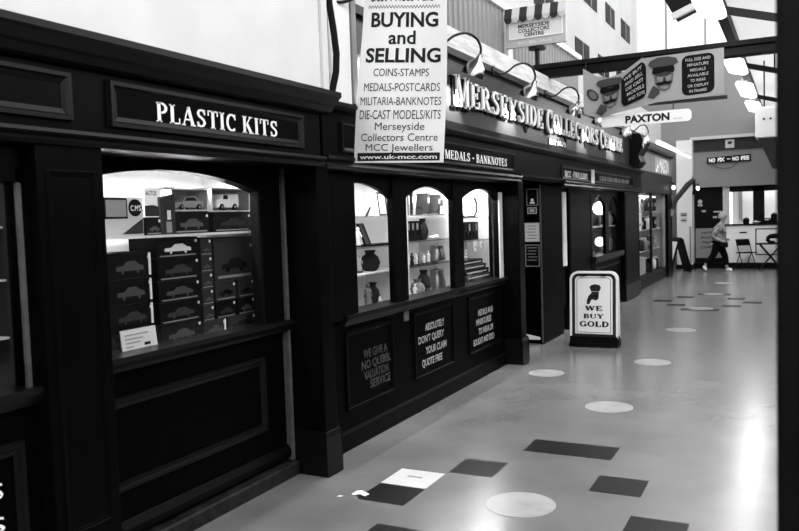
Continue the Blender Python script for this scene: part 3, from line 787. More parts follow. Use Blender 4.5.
def book(x, y, z, wd, h, d, m, tilt, label, group='books on the collectors shelves'):
    t = thing('book', label, 'book', (x, y, z + max(0, math.sin(abs(tilt)) * wd / 2)), 0, group)
    t.rotation_euler = (tilt, 0, 0)
    b = MB(); b.box(-d / 2, d / 2, -wd / 2, -wd / 2 + .003, 0, h); b.box(-d / 2, d / 2, wd / 2 - .003, wd / 2, 0, h); b.box(d / 2 - .003, d / 2, -wd / 2, wd / 2, 0, h)
    b.build('cover', m, t, world=False)
    MB().box(-d / 2, d / 2 - .003, -wd / 2 + .003, wd / 2 - .003, .003, h - .004).build('pages', 'offwhite', t, world=False)
    MB().box(d / 2, d / 2 + .001, -wd * .3, wd * .3, h * .55, h * .8).build('spine_label', 'lgrey', t, world=False)
    return t
def pframe(x, y, z, wd, h, m, pic, label, rz=0.0, lean=.12, cat='picture', group='frames in the collectors window', name='framed_photograph'):
    t = thing(name, label, cat, (x, y, z), rz, group)
    sl = lambda u, v, n: (n * math.cos(lean) - v * math.sin(lean), u, v * math.cos(lean) + n * math.sin(lean) * .5)
    b = MB().frame(sl, -wd / 2, wd / 2, 0, h, .018, .012)
    b.prism([sl(-wd / 2, 0, 0), sl(wd / 2, 0, 0), sl(wd / 2, h, 0), sl(-wd / 2, h, 0)], (-.008, 0, 0))
    b.build('frame', m, t, world=False)
    MB().prism([sl(-wd / 2 + .015, .015, .001), sl(wd / 2 - .015, .015, .001), sl(wd / 2 - .015, h - .015, .001), sl(-wd / 2 + .015, h - .015, .001)], (.002, 0, 0)).build('picture', pic, t, world=False)
    MB().prism([(-.09, -.015, 0), (-.09, .015, 0), (-h * .6 * math.sin(lean) - .008, .015, h * .6), (-h * .6 * math.sin(lean) - .008, -.015, h * .6)], (.004, 0, 0)).build('easel_back', 'dgrey', t, world=False)
    return t
X1 = -3.12
# first arched window
pframe(X1, 5.72, 1.645, .10, .19, 'lgrey', 'white', 'pale frame standing on the top shelf of the first arched window', group=None)
pframe(X1, 5.86, 1.645, .15, .20, 'dgrey', 'lgrey', 'dark frame on the top shelf beside the mullion of the first arched window', group=None)
b = MB().box(-3.418, -3.41, 5.60, 5.68, 1.78, 1.92); solo(b.build('price_notice', 'lgrey'), 'grey notice pinned on the bright back of the first arched window', 'notice')
pframe(X1, 5.58, 1.40, .17, .20, 'black', 'dgrey', 'black leaning frame on the second shelf of the first arched window', rz=.25, lean=.35, group=None)
figurine(X1, 5.42, 1.40, .16, 'white', 'white figurine next to the black leaning frame')
vase(X1 - .02, 5.64, 1.195, .17, .085, 'dgrey', 'dark round pot on the third shelf of the first arched window')
figurine(X1, 5.42, 1.195, .15, 'lgrey', 'pale figurine next to the dark round pot')
vase(X1, 5.62, .91, .19, .07, 'dgrey', 'dark vase on the display floor of the first arched window')
figurine(X1 + .05, 5.46, .91, .2, 'grey', 'grey figurine on the display floor by the first pilaster')
figurine(X1 + .09, 5.58, .91, .085, 'white', 'small white figurine in front of the dark floor vase')
vase(X1 - .1, 5.83, 1.195, .10, .04, 'lgrey', 'small pale pot at the shelf end beside the first mullion')
b = MB(); b.box(-3.2, -3.04, 5.52, 5.96, 1.40, 1.416)
solo(b.build('tray', 'black'), 'flat dark tray lying on the second shelf beside the leaning frame', 'tray')
# middle arched window
tilts = [(6.23, .035, .17, 'grey', .0, 'grey book at the end of the top shelf row'), (6.28, .03, .2, 'black', -.12, 'black leaning book beside the grey end book'), (6.335, .03, .18, 'lgrey', -.22, 'pale leaning book on the top shelf row'),
         (6.62, .05, .19, 'dgrey', -.16, 'dark thick leaning book in the middle of the top shelf'), (6.86, .06, .18, 'dgrey', -.2, 'dark leaning book beside the pale clock')]
for (y, wd, h, m, tl, lb) in tilts: book(X1, y, 1.645, wd, h, .13, m, tl, lb)
t = thing('clock', 'square pale clock standing on the top shelf of the middle arched window', 'clock', (X1, 7.0, 1.645))
MB().box(-.03, .03, -.075, .075, 0, .17).build('case', 'lgrey', t, world=False, bevel=.008)
MB().box(.03, .033, -.045, .045, .08, .14).build('dial', 'dgrey', t, world=False)
MB().box(-.02, .02, -.03, .03, .17, .185).build('handle', 'grey', t, world=False)
t = thing('small_box', 'small dark box between the books on the top shelf', 'box', (X1, 6.47, 1.645)); MB().box(-.04, .04, -.07, .07, 0, .055).build('carton', 'dgrey', t, world=False); MB().box(-.042, .042, -.072, .072, .055, .07).build('lid', 'black', t, world=False)
t = thing('medal_case', 'dark case of medals on the second shelf of the middle arched window', 'medal case', (X1, 6.38, 1.41))
MB().box(-.03, .02, -.15, .15, 0, .18).build('case', 'black', t, world=False)
for i in range(3):
    yy = -.09 + i * .09
    r = MB(); r.box(.02, .023, yy - .018, yy + .018, .10, .16); ro = r.build('ribbon', 'grey', t, world=False)
    MB().lathe([(.022, 0), (.022, .005)], (.02, yy, .07), (1, 0, 0), 14).build('medal', 'chrome', t, world=False)
vase(X1, 6.63, 1.41, .20, .055, 'dgrey', 'dark slender vase beside the medal case')
t = vase(X1 + .05, 6.78, 1.41, .05, .05, 'white', 'white dish next to the dark slender vase', cat='dish', name='dish')
t = thing('plate', 'white oval serving plate leaning on the lower shelf edge', 'plate', (X1 - .1, 6.52, 1.19), 0)
MB().lathe([(.10, .012), (.15, .0), (.16, .012), (.10, .02)], (.0, 0, .16), (1, 0, .15), 24).build('plate_body', 'white', t, world=False, smooth=True)
for i, (y, h, m, lb) in enumerate([(6.22, .10, 'white', 'white figurine first along the shelf of little figures'), (6.30, .12, 'dgrey', 'dark figurine second along the shelf of little figures'), (6.38, .10, 'white', 'white figurine third along the shelf of little figures'),
                                   (6.46, .11, 'grey', 'grey figurine fourth along the shelf of little figures'), (6.55, .10, 'white', 'white figurine fifth along the shelf of little figures'), (6.65, .12, 'white', 'white figurine beside the pewter tankard')]):
    figurine(X1 + .04, y, 1.19, h, m, lb)
vase(X1, 6.93, 1.19, .15, .085, 'brass', 'pewter tankard with lid on the third shelf', 'tankard', True, 'tankards', 'tankard')
vase(X1, 6.92, .91, .19, .085, 'brass', 'pewter tankard with lid on the display floor', 'tankard', True, 'tankards', 'tankard')
vase(X1, 6.62, .91, .22, .07, 'dgrey', 'dark patterned vase on the floor of the middle arched window')
vase(X1 + .03, 6.42, .91, .15, .07, 'grey', 'grey pot on the floor of the middle arched window')
figurine(X1 + .06, 6.30, .91, .12, 'white', 'white figurine at the foot of the second mullion')
vase(X1 + .08, 6.53, .91, .08, .05, 'dgrey', 'low dark bowl between the grey pot and patterned vase', cat='bowl', name='bowl')
# third arched window
X3 = -3.10
t = thing('easel', 'black wire plate easel on the top shelf of the third arched window', 'easel', (X3, 7.72, 1.60))
MB().tube([(0, -.30, .24), (0, -.2, .05), (0, -.1, .008), (0, .18, .012), (0, .24, .06), (0, .26, .14), (0, .2, .21)], .011, 8).build('wire', 'black', t, world=False, smooth=True)
MB().box(-.04, .02, -.12, .24, 0, .012).build('foot', 'dgrey', t, world=False)
t = thing('plate', 'white plate held upright by the black wire easel', 'plate', (X3 - .05, 7.74, 1.614)); MB().lathe([(.06, .012), (.12, .0), (.125, .01), (.06, .02)], (0, 0, .122), (1, 0, .1), 24).build('plate_body', 'white', t, world=False, smooth=True)
t = thing('medal_case', 'long black medal case on the middle shelf of the third arched window', 'medal case', (X3, 7.68, 1.365))
MB().box(-.03, .02, -.33, .27, 0, .19).build('case', 'black', t, world=False)
for i in range(6):
    yy = -.28 + i * .10
    MB().box(.02, .023, yy - .02, yy + .02, .10, .17).build('ribbon', 'grey' if i % 2 else 'dgrey', t, world=False)
    MB().lathe([(.024, 0), (.024, .005)], (.02, yy, .065), (1, 0, 0), 14).build('medal', 'chrome', t, world=False)
for i, (y, lb) in enumerate([(7.64, 'white paper tag hanging from the middle shelf above the card with lettering'), (7.84, 'white paper tag hanging from the middle shelf by the window jamb')]):
    b = MB().box(-3.018, -3.012, y, y + .09, 1.25 + .02 * i, 1.353); o = solo(b.build('paper_tag', 'offwhite'), lb, 'tag', 'paper tags')
    MB().box(-3.012, -3.0115, y + .02, y + .07, 1.28 + .02 * i, 1.30 + .02 * i).build('printed_line', 'greyink', o)
t = thing('price_card', 'grey card with bold white lettering in the third arched window', 'card', (-3.06, 7.46, 1.165))
MB().box(0, .006, -.13, .10, 0, .195).build('card_sheet', 'grey', t, world=False)
b = MB(); b.text('SALE', lambda u, v, n: (.007 + n, u, v), -.12, .09, .03, .11, bold=.03); b.build('lettering', 'letter', t, world=False)
z = .91
for i, (m, wd, lb) in enumerate([('black', .80, 'black flat case at the bottom of the pile in the third arched window'), ('dgrey', .76, 'dark flat case second from the bottom of the pile'), ('black', .70, 'black flat case third up in the pile below the card'), ('dgrey', .66, 'dark flat case fourth up in the pile below the card'), ('black', .60, 'black flat case on top of the pile below the card')]):
    t = thing('flat_case', lb, 'case', (-3.06, 7.70 - .03 * i, z), 0, 'flat cases in the pile')
    MB().box(-.13, .10 - .012 * i, -wd / 2, wd / 2, 0, .05).build('case', m, t, world=False, bevel=.006)
    MB().box(.10 - .012 * i, .103 - .012 * i, -wd * .4, wd * .4, .018, .03).build('clasp_strip', 'lgrey', t, world=False)
    z += .051
t = MB().prism([(-.02, -.2, 0), (.02, -.2, 0), (.02, .2, 0), (-.02, .2, 0)], (0, 0, .012)).build('ruler', 'white'); t.location = (-2.93, 7.78, .91); solo(t, 'white ruler lying in front of the pile of flat cases', 'ruler')

# ---- entrance recess with door and pier
MB().box(-3.25, -3.14, 8.22, 10.42, 0, 2.02).build('recess_wall', 'paint2', s2)
MB().box(-3.2, -2.72, 8.22, 8.26, 0, 2.0).build('recess_side', 'paint', s2)
MB().box(-3.2, -2.81, 9.42, 10.36, 0, 2.0).build('recess_pier', 'paint2', s2, bevel=.008)
MB().box(-2.835, -2.815, 9.405, 9.42, 0.02, 1.98).build('corner_strip', 'trimgrey', s2)
for (xa, xb, z0, z1, m, lb) in ((-3.0, -2.85, 1.72, 1.93, 'black', 'black poster with small white figure, topmost notice on the entrance pier'), (-2.99, -2.87, 1.62, 1.70, 'dgrey', 'small grey notice between poster and white sheet on the entrance pier'),
                                (-3.03, -2.84, 1.275, 1.51, 'offwhite', 'white printed sheet pinned on the entrance pier'), (-3.03, -2.845, .965, 1.24, 'black', 'black notice with pale lines, lowest on the entrance pier')):
    p = solo(MB().box(xa, xb, 9.412, 9.42, z0, z1).build('notice', m), lb, 'notice', 'notices on the entrance pier')
    MB().frame(FX(9.412), xa, xb, z0, z1, .012, .004).build('border', 'grey' if m == 'black' else 'lgrey', p)
    if 'figure' in lb:
        b = MB().lathe([(.02, 0), (.02, .003)], ((xa + xb) / 2, 9.412, 1.79), (0, -1, 0), 14); b.build('printed_head', 'letter', p)
        MB().box(xa + .045, xb - .045, 9.409, 9.412, 1.745, 1.768).build('printed_block', 'letter', p)
    elif m == 'dgrey':
        MB().box(xa + .03, xb - .03, 9.409, 9.412, z0 + .02, z1 - .02).build('printed_block', 'lgrey', p)
    else:
        for i in range(5):
            zz = z1 - .045 - i * .038
            MB().box(xa + .03 + .012 * (i % 2), xb - .03 - .01 * (i % 3), 9.410, 9.412, zz, zz + .011).build('printed_line', 'grey', p)
MB().prism([(-3.04, 9.412, .05), (-2.86, 9.412, .055), (-2.86, 9.412, .085), (-3.04, 9.412, .12)], (0, .008, 0)).build('kick_plate', 'offwhite', s2)
MB().box(-3.0, -2.86, 10.36, 10.75, .3, 1.95).build('window_jamb', 'paint', s2)
MB().box(-2.86, -2.815, 10.44, 10.60, .90, 1.90).build('jamb_strip', 'offwhite', s2)
pilaster(s2, -3.1, -2.82, 10.75, 12.05, 2.0)
for tx, a, c, z in (('WE', 10.80, 11.02, .70), ('BUY', 10.80, 11.08, .56), ('GOLD', 10.80, 11.12, .40)):
    MB().text(tx, FY(-2.811), a, c, z, z + .08).build('lettering', 'softletter', s2)
# two-light display window
for (a, c) in ((12.14, 13.08), (13.32, 14.15)):
    ym = (a + c) / 2; hw = (c - a) / 2
    arch_board(-2.87, -2.83, a, c, 1.97, lambda y: 1.88 - .2 * ((y - ym) / hw) ** 2, 20).build('arched_head', 'paint', s2)
    MB().box(-2.862, -2.858, a, c, .93, 1.9).build('pane', 'glass', s2)
for (a, c) in ((12.05, 12.14), (13.08, 13.32), (14.15, 14.26)): MB().box(-2.875, -2.825, a, c, .88, 1.97).build('mullion', 'paint', s2)
MB().prof_y([(-3.0, .83), (-2.77, .83), (-2.75, .88), (-2.755, .93), (-3.0, .93)], 12.05, 14.26).build('sill', 'mould', s2)
MB().box(-3.0, -2.82, 12.05, 14.26, 0, .84).build('stall_riser', 'paint2', s2)
MB().frame(FY(-2.82), 12.2, 14.1, .15, .75, .05, .02).build('panel_moulding', 'mould', s2)
pilaster(s2, -2.87, -2.74, 14.26, 15.66, 2.0)
MB().box(-2.78, -2.76, 14.28, 14.36, .9, 1.85).build('jamb_strip', 'trimgrey', s2)
case(s2, -3.3, -2.88, 12.07, 14.95, .91, 1.96, 'grey')
MB().box(-3.29, -2.90, 12.1, 14.9, 1.36, 1.37).build('shelf', 'offwhite', s2)
t = thing('globe_lamp', 'round glowing lamp in the upper part of the two-arched window', 'lamp', (-3.02, 13.55, 1.37))
MB().lathe([(.07, 0), (.06, .02), (.02, .03), (.02, .2)], seg=14).build('stand', 'brass', t, world=False)
MB().lathe([(.04, .2), (.10, .24), (.125, .31), (.10, .38), (.03, .42)], seg=18).build('globe', 'bulb', t, world=False, smooth=True)
t = thing('globe_lamp', 'smaller glowing lamp on the floor of the two-arched window', 'lamp', (-3.02, 13.5, .91))
MB().lathe([(.06, 0), (.05, .02), (.02, .03), (.02, .12)], seg=14).build('stand', 'brass', t, world=False)
MB().lathe([(.03, .12), (.07, .15), (.085, .2), (.07, .25), (.02, .28)], seg=18).build('globe', 'glow', t, world=False, smooth=True)
for i, (y, z, h, m, lb) in enumerate([(13.75, 1.37, .25, 'lgrey', 'pale vase beside the upper glowing lamp'), (14.05, 1.37, .2, 'dgrey', 'dark vase at the far end of the lamp shelf'), (13.8, .91, .28, 'grey', 'grey vase beside the lower glowing lamp'), (14.1, .91, .2, 'lgrey', 'pale pot at the far foot of the two-arched window'), (13.4, .91, .15, 'lgrey', 'small pale pot close to the lower glowing lamp')]):
    vase(-3.05, y + .55, z, h, .1, m, lb, group=None)
# corbel at the end of the name board
b = MB().prof_y([(-2.74, 2.42), (-2.60, 2.42), (-2.54, 2.50), (-2.58, 2.62), (-2.52, 2.75), (-2.50, 2.90), (-2.56, 3.0), (-2.74, 3.02)], 14.75, 15.3)
b.build('corbel', 'black', s2, bevel=.01)

# pelmet board and lamp rail above the name board
pl = thing('pelmet', 'pale wooden pelmet board running above the name board with lamp rail', 'pelmet', (-2.8, 10, 3.0))
MB().box(-2.98, -2.76, 4.66, 16.6, 3.10, 3.31).build('board', 'wood', pl)
MB().box(-2.95, -2.78, 4.66, 16.6, 3.03, 3.10).build('soffit', 'dgrey', pl)
MB().box(-2.76, -2.69, 4.66, 16.6, 3.03, 3.09).build('lamp_rail', 'blackmet', pl)
YS = [4.9, 6.42, 7.99, 9.81, 11.2, 13.1, 14.9]
lab = ['hidden behind the hanging banner', 'above the letters MER of the name', 'above the letters SIDE of the name', 'above the letters COLL of the name', 'above the letters TORS of the name', 'above the word CENTRE', 'at the end of the name board above the corbel']
proto = None
def lamp_at(y, label):
    t = thing('swan_neck_lamp', 'chrome swan-neck sign lamp ' + label, 'sign lamp', (-2.69, y, 3.05), 0, 'swan-neck sign lamps')
    P = []
    pts = [(0, -.52, .0), (.05, -.47, -.03), (.10, -.38, .0), (.15, -.28, .07), (.20, -.13, .11), (.24, -.01, .08), (.26, .03, .0), (.25, .0, -.09)]
    # smooth the neck
    for i in range(len(pts) - 1):
        p0 = Vector(pts[max(0, i - 1)]); p1 = Vector(pts[i]); p2 = Vector(pts[i + 1]); p3 = Vector(pts[min(len(pts) - 1, i + 2)])
        for k in range(5):
            s = k / 5
            P.append(.5 * ((2 * p1) + (-p0 + p2) * s + (2 * p0 - 5 * p1 + 4 * p2 - p3) * s * s + (-p0 + 3 * p1 - 3 * p2 + p3) * s ** 3))
    P.append(Vector(pts[-1]))
    MB().tube(P, .011, 8).build('neck', 'blackmet', t, world=False, smooth=True)
    MB().lathe([(.045, -.01), (.045, .01)], (.0, -.52, 0), (1, 0, 0), 14).build('rail_clamp', 'blackmet', t, world=False)
    ax = Vector((-.42, 0, -.907))
    hc = Vector((.25, 0, -.09))
    h = MB().lathe([(.022, -.04), (.03, 0), (.045, .02), (.08, .06), (.10, .11), (.105, .15), (.099, .15), (.075, .07), (.035, .03), (.012, .03)], hc, ax, 22).build('shade', 'shade', t, world=False, smooth=True)
    c = hc + ax * .085
    MB().lathe([(.010, -.045), (.02, -.015), (.024, .005), (.016, .025), (.004, .032)], c, ax, 14).build('bulb', 'bulb', h, world=False, smooth=True)
    l = bpy.data.lights.new('sign_lamp', 'SPOT'); l.energy = 55.0; l.spot_size = 1.55; l.spot_blend = .4; l.shadow_soft_size = .03
    lo = bpy.data.objects.new('sign_lamp', l); COL.objects.link(lo); lo.parent = t
    lo.location = hc + ax * .17
    lo.rotation_euler = Vector((-.60, 0, -.80)).to_track_quat('-Z', 'Y').to_euler()
    return t
for y, lb in zip(YS, lab): lamp_at(y, lb)

# ================================================================== HANGING BANNER (buying and selling)
bn = thing('hanging_banner', 'white hanging banner reading BUYING and SELLING on the shopfront corner', 'banner', (-2.62, 4.62, 2.0))
tl, tr, bl, br = Vector((-2.555, 4.62, 3.07)), Vector((-1.955, 4.62, 2.985)), Vector((-2.67, 4.62, 2.0)), Vector((-2.01, 4.62, 1.965))
tl2 = tl + (tl - bl) * .28; tr2 = tr + (tr - br) * .28
def bplace(u, v, n):     # u 0..1 across, v 0..1 from the bottom up to the photo's upper edge
    p = bl + (br - bl) * u + ((tl + (tr - tl) * u) - (bl + (br - bl) * u)) * v
    bow = .012 * math.sin(v * 5.2 + u * 2.0) + .008 * math.sin(u * 6)
    return (p.x, p.y - n - bow, p.z)
V, F = [], []
nu, nv = 14, 34
for j in range(nv + 1):
    for i in range(nu + 1): V.append(bplace(i / nu, j / nv * 1.28, 0))
for j in range(nv + 1):
    for i in range(nu + 1): V.append(bplace(i / nu, j / nv * 1.28, -.003))
o2 = (nu + 1) * (nv + 1)
for j in range(nv):
    for i in range(nu):
        a = j * (nu + 1) + i
        F.append((a, a + 1, a + nu + 2, a + nu + 1)); F.append((o2 + a, o2 + a + nu + 1, o2 + a + nu + 2, o2 + a + 1))
sh = MB().add(V, F).build('banner_sheet', 'fabric', bn, smooth=True)
def bt(txt, u0, u1, v0, v1, m='ink', serif=False, bold=0.0, name='lettering'):
    MB().text(txt, lambda u, v, n: bplace(u, v, .001 + n), u0, u1, v0, v1, serif, .0012, bold).build(name, m, sh)
H = 163.0
def vv(y): return 1 - y / H
bt('Best Prices Paid', .10, .84, 1 - 2.5 / H, 1.045, 'ink')
bt('BUYING', .11, .90, vv(27), vv(13), bold=.03)
bt('and', .33, .64, vv(44), vv(31), bold=.02)
bt('SELLING', .07, .93, vv(62), vv(48), bold=.03)
bt('COINS-STAMPS', .18, .80, vv(76), vv(68.5))
bt('MEDALS-POSTCARDS', .08, .93, vv(91), vv(83))
bt('MILITARIA-BANKNOTES', .05, .95, vv(105), vv(97))
bt('DIE-CAST MODELS/KITS', .05, .95, vv(119), vv(110))
bt('Merseyside', .24, .78, vv(130), vv(122.5), 'dgrey')
bt('Collectors Centre', .08, .93, vv(141), vv(133.5), 'dgrey')
bt('MCC Jewellers', .14, .88, vv(151), vv(144), 'dgrey')
V, F = [], []
for i in range(13):
    u = .04 + .92 * i / 12
    V += [bplace(u, .012, .001), bplace(u, .062, .001)]
for i in range(12): F.append((2 * i, 2 * i + 2, 2 * i + 3, 2 * i + 1))
MB().add(V, F).build('address_band', 'ink', sh)
bt('www.uk-mcc.com', .07, .93, .024, .050, 'letter', bold=.02)
z = MB()
for i in range(24):
    u = .06 + .86 * i / 24; d = .86 / 24
    y0 = 7.2
    a, c, e = bplace(u, vv(y0 + 1.4), .001), bplace(u + d / 2, vv(y0 - 1.4), .001), bplace(u + d, vv(y0 + 1.4), .001)
    a2, c2, e2 = bplace(u, vv(y0 + 2.6), .001), bplace(u + d / 2, vv(y0 - .2), .001), bplace(u + d, vv(y0 + 2.6), .001)
    z.add([a, c, e, a2, c2, e2], [(0, 3, 4, 1), (1, 4, 5, 2)])
z.build('zigzag_border', 'ink', sh)
MB().tube([(-2.66, 4.63, 3.36), (-1.86, 4.63, 3.25)], .02).build('banner_rod', 'blackmet', bn)
MB().tube([(-2.66, 4.63, 3.36), (-2.70, 4.62, 3.36)], .03).build('wall_bracket', 'blackmet', bn)

# ================================================================== SIGNS OVER THE BEAM
def FXs(Y): return FX(Y)
sg = thing('shop_sign', 'shop-shaped sign with striped awning reading MERSEYSIDE COLLECTORS CENTRE above the beam', 'sign', (-2.89, 9.6, 3.47))
x0, x1, z0, z1 = -3.27, -2.51, 3.70, 4.19
MB().box(x0, x1, 9.585, 9.64, z0, z1 - .09).build('sign_board', 'lgrey', sg, bevel=.004)
MB().box(x0 + .05, x1 - .05, 9.578, 9.586, z0 + .12, z1 - .15).build('sign_face', 'offwhite', sg)
MB().frame(FX(9.585), x0 + .04, x1 - .04, z0 + .10, z1 - .1, .018, .012).build('sign_border', 'white', sg)
for i in range(8):
    a = x0 - .01 + (x1 - x0 + .02) * i / 8; c = a + (x1 - x0 + .02) / 8
    L = [(a, z1 - .13)] + [((a + c) / 2 - (c - a) / 2 * math.cos(PI * k / 8), z1 - .13 - .065 * math.sin(PI * k / 8)) for k in range(9)] + [(c, z1 - .13)]
    b = MB()
    top = [(a, 9.585, z1 - .005), (c, 9.585, z1 - .005)]
    b.prism([(a, 9.54, z1 - .13), (c, 9.54, z1 - .13), (c, 9.585, z1), (a, 9.585, z1)], (0, .02, 0))
    b.prism([(px_, 9.54, pz) for px_, pz in L], (0, .012, 0))
    b.build('awning_stripe', 'dgrey' if i % 2 == 0 else 'lgrey', sg)
for tx, a, c, z in (('MERSEYSIDE', -3.11, -2.71, 3.93), ('COLLECTORS', -3.11, -2.71, 3.875), ('CENTRE', -3.03, -2.78, 3.82)): MB().text(tx, FX(9.578), a, c, z, z + .045, bold=.03).build('lettering', 'ink', sg)
MB().text('BUY - SELL - VALUE', FX(9.584), -3.11, -2.69, 3.735, 3.765).build('lettering', 'white', sg)
MB().lathe([(.03, 3.47), (.03, 3.66), (.11, 3.665), (.11, 3.695), (.03, 3.70)], (-2.90, 9.68, 0), seg=18).build('post', 'blackmet', sg)

# soldier banner under the beam
B2t = thing('soldier_banner', 'pale banner with two capped moustached heads slung below the beam', 'banner', (-1.5, 9.6, 3.0))
def lin(pts, u):
    for (a, va), (c, vc) in zip(pts, pts[1:]):
        if u <= c: return va + (vc - va) * (u - a) / (c - a)
    return pts[-1][1]
def sb_(u, v, n):    # u = X world, v 0..1 bottom..top
    top = lin([(-2.30, 3.34), (-2.15, 3.24), (-2.0, 3.20), (-1.84, 3.24), (-1.62, 3.38), (-1.2, 3.385), (-.55, 3.40)], u)
    bot = lin([(-2.30, 2.80), (-2.2, 2.76), (-2.1, 2.74), (-1.9, 2.78), (-1.45, 2.86), (-1.0, 2.87), (-.55, 2.91)], u)
    fold = .025 * math.sin((u + 2.3) * 7) * math.exp(-((u + 2.15) / .18) ** 2)
    return (u, 9.54 - n + fold, bot + (top - bot) * v)
V, F = [], []
nu, nv = 44, 8
for j in range(nv + 1):
    for i in range(nu + 1): V.append(sb_(-2.30 + 1.57 * i / nu, j / nv, 0))
o2 = len(V)
for j in range(nv + 1):
    for i in range(nu + 1): V.append(sb_(-2.30 + 1.57 * i / nu, j / nv, -.003))
for j in range(nv):
    for i in range(nu):
        a = j * (nu + 1) + i
        F.append((a, a + 1, a + nu + 2, a + nu + 1)); F.append((o2 + a, o2 + a + nu + 1, o2 + a + nu + 2, o2 + a + 1))
MT['sbanner'] = mat('pale_banner_vinyl', 0.27, 0.55, 0.3, noise=0.12, scale=3)
bs = MB().add(V, F).build('banner_sheet', 'sbanner', B2t, smooth=True)
def poly(pts, m, name, parent, n=.003):
    """flat printed shape on the banner: list of (X, v) points"""
    L = [Vector((p[0], p[1], 0)) for p in pts]
    tr = tessellate_polygon([L])
    return MB().add([sb_(p[0], p[1], n) for p in pts], [tuple(t) for t in tr]).build(name, m, parent)
def rrect(u0, u1, v0, v1, ru, rv, skew=0.0):
    out = []
    for (cx, cy, a0) in ((u1 - ru, v0 + rv, -90), (u1 - ru, v1 - rv, 0), (u0 + ru, v1 - rv, 90), (u0 + ru, v0 + rv, 180)):
        for k in range(7):
            a = math.radians(a0 + 15 * k)
            out.append((cx + ru * math.cos(a), cy + rv * math.sin(a) + skew * (cx - u0)))
    return out
def ell(cx, cy, rx, ry, a0=0, a1=360, n=22): return [(cx + rx * math.cos(math.radians(a0 + (a1 - a0) * k / n)), cy + ry * math.sin(math.radians(a0 + (a1 - a0) * k / n))) for k in range(n if a1 - a0 == 360 else n + 1)]
def head(cx, cy, s, sv):
    g = lambda dx, dy: (cx + dx * s, cy + dy * sv)
    h = poly([g(-.42, .10), g(-.36, -.25), g(-.2, -.52), g(.05, -.6), g(.28, -.5), g(.40, -.22), g(.44, .1), g(.38, .3), g(-.38, .3)], 'pmid', 'printed_head', bs, .006)
    poly([g(-.30, .06), g(-.22, -.14), g(-.02, -.16), g(.0, .05), g(-.1, .14)], 'pcheek', 'printed_cheek', h, .012)
    poly([g(.06, .05), g(.12, -.16), g(.3, -.12), g(.36, .06), g(.2, .13)], 'pcheek', 'printed_cheek', h, .012)
    poly([g(-.34, .14), g(-.1, .04), g(.05, .1), g(.14, .04), g(.36, .14), g(.3, .22), g(-.3, .22)], 'pdark', 'printed_eyes', h, .015)
    poly([g(.0, .04), g(.08, .04), g(.12, -.14), g(-.02, -.14)], 'pdark', 'printed_nose', h, .014)
    poly([g(-.38, -.20), g(-.1, -.2), g(.06, -.14), g(.2, -.2), g(.42, -.17), g(.26, -.32), g(.06, -.28), g(-.18, -.34)], 'black', 'printed_moustache', h, .016)
    poly([g(-.14, -.38), g(.22, -.38), g(.16, -.5), g(-.04, -.5)], 'pcheek', 'printed_chin', h, .012)
    poly([g(-.5, .28), g(-.42, .18), g(.1, .24), g(.46, .18), g(.5, .34), g(.44, .5), g(-.44, .48)], 'black', 'printed_cap_band', h, .015)
    poly([g(-.68, .62), g(-.46, .46), g(.0, .44), g(.46, .47), g(.66, .60), g(.56, .80), g(.2, .90), g(-.25, .9), g(-.58, .78)], 'pcap', 'printed_cap_crown', h, .013)
    poly([g(-.46, -.28), g(-.6, -.5), g(-.72, -.74), g(-.44, -.86), g(-.16, -.66), g(-.2, -.48)], 'pcap', 'printed_collar', h, .009)
head(-1.985, .48, .24, .52)
head(-1.375, .52, .25, .50)
e = poly(ell(-2.19, .50, .07, .13), 'pdark', 'printed_badge', bs, .006); poly(ell(-2.19, .50, .045, .085), 'pmid', 'printed_badge_centre', e, .011)
p = poly(rrect(-1.85, -1.565, .10, .86, .06, .14, .25), 'black', 'printed_panel', bs, .016)
for i, tx in enumerate(['WE BUY', 'AND SELL', 'DIE CAST', 'MODELS', 'AND TOYS']):
    v0 = .72 - i * .135
    MB().text(tx, lambda u, v, n: sb_(u, v + .25 * (u + 1.85), .023 + n), -1.82 + .012 * i, -1.61 + .007 * i, v0, v0 + .075, bold=.02).build('lettering', 'plight', p)
p = poly(rrect(-1.175, -.83, .07, .93, .07, .13), 'black', 'printed_panel', bs, .005)
for i, tx in enumerate(['FULL SIZE AND', 'MINIATURE', 'MEDALS', 'AVAILABLE', 'TO WEAR', 'OR DISPLAY', 'IN FRAMES']):
    v0 = .80 - i * .113; q = (.01, .03, .06, .03, .06, .03, .05)[i]
    MB().text(tx, lambda u, v, n: sb_(u, v, .011 + n), -1.145 + q, -.86 - q, v0, v0 + .062, bold=.015).build('lettering', 'plight', p)
for x in (-2.28, -1.62, -.78): MB().tube([(x, 9.545, 3.28 if x < -2 else 3.36), (x, 9.63, 3.42)], .008, 6).build('tie', 'blackmet', B2t)
MB().box(-1.55, -.70, 9.55, 9.60, 2.835, 2.872).build('bottom_batten', 'dgrey', B2t)

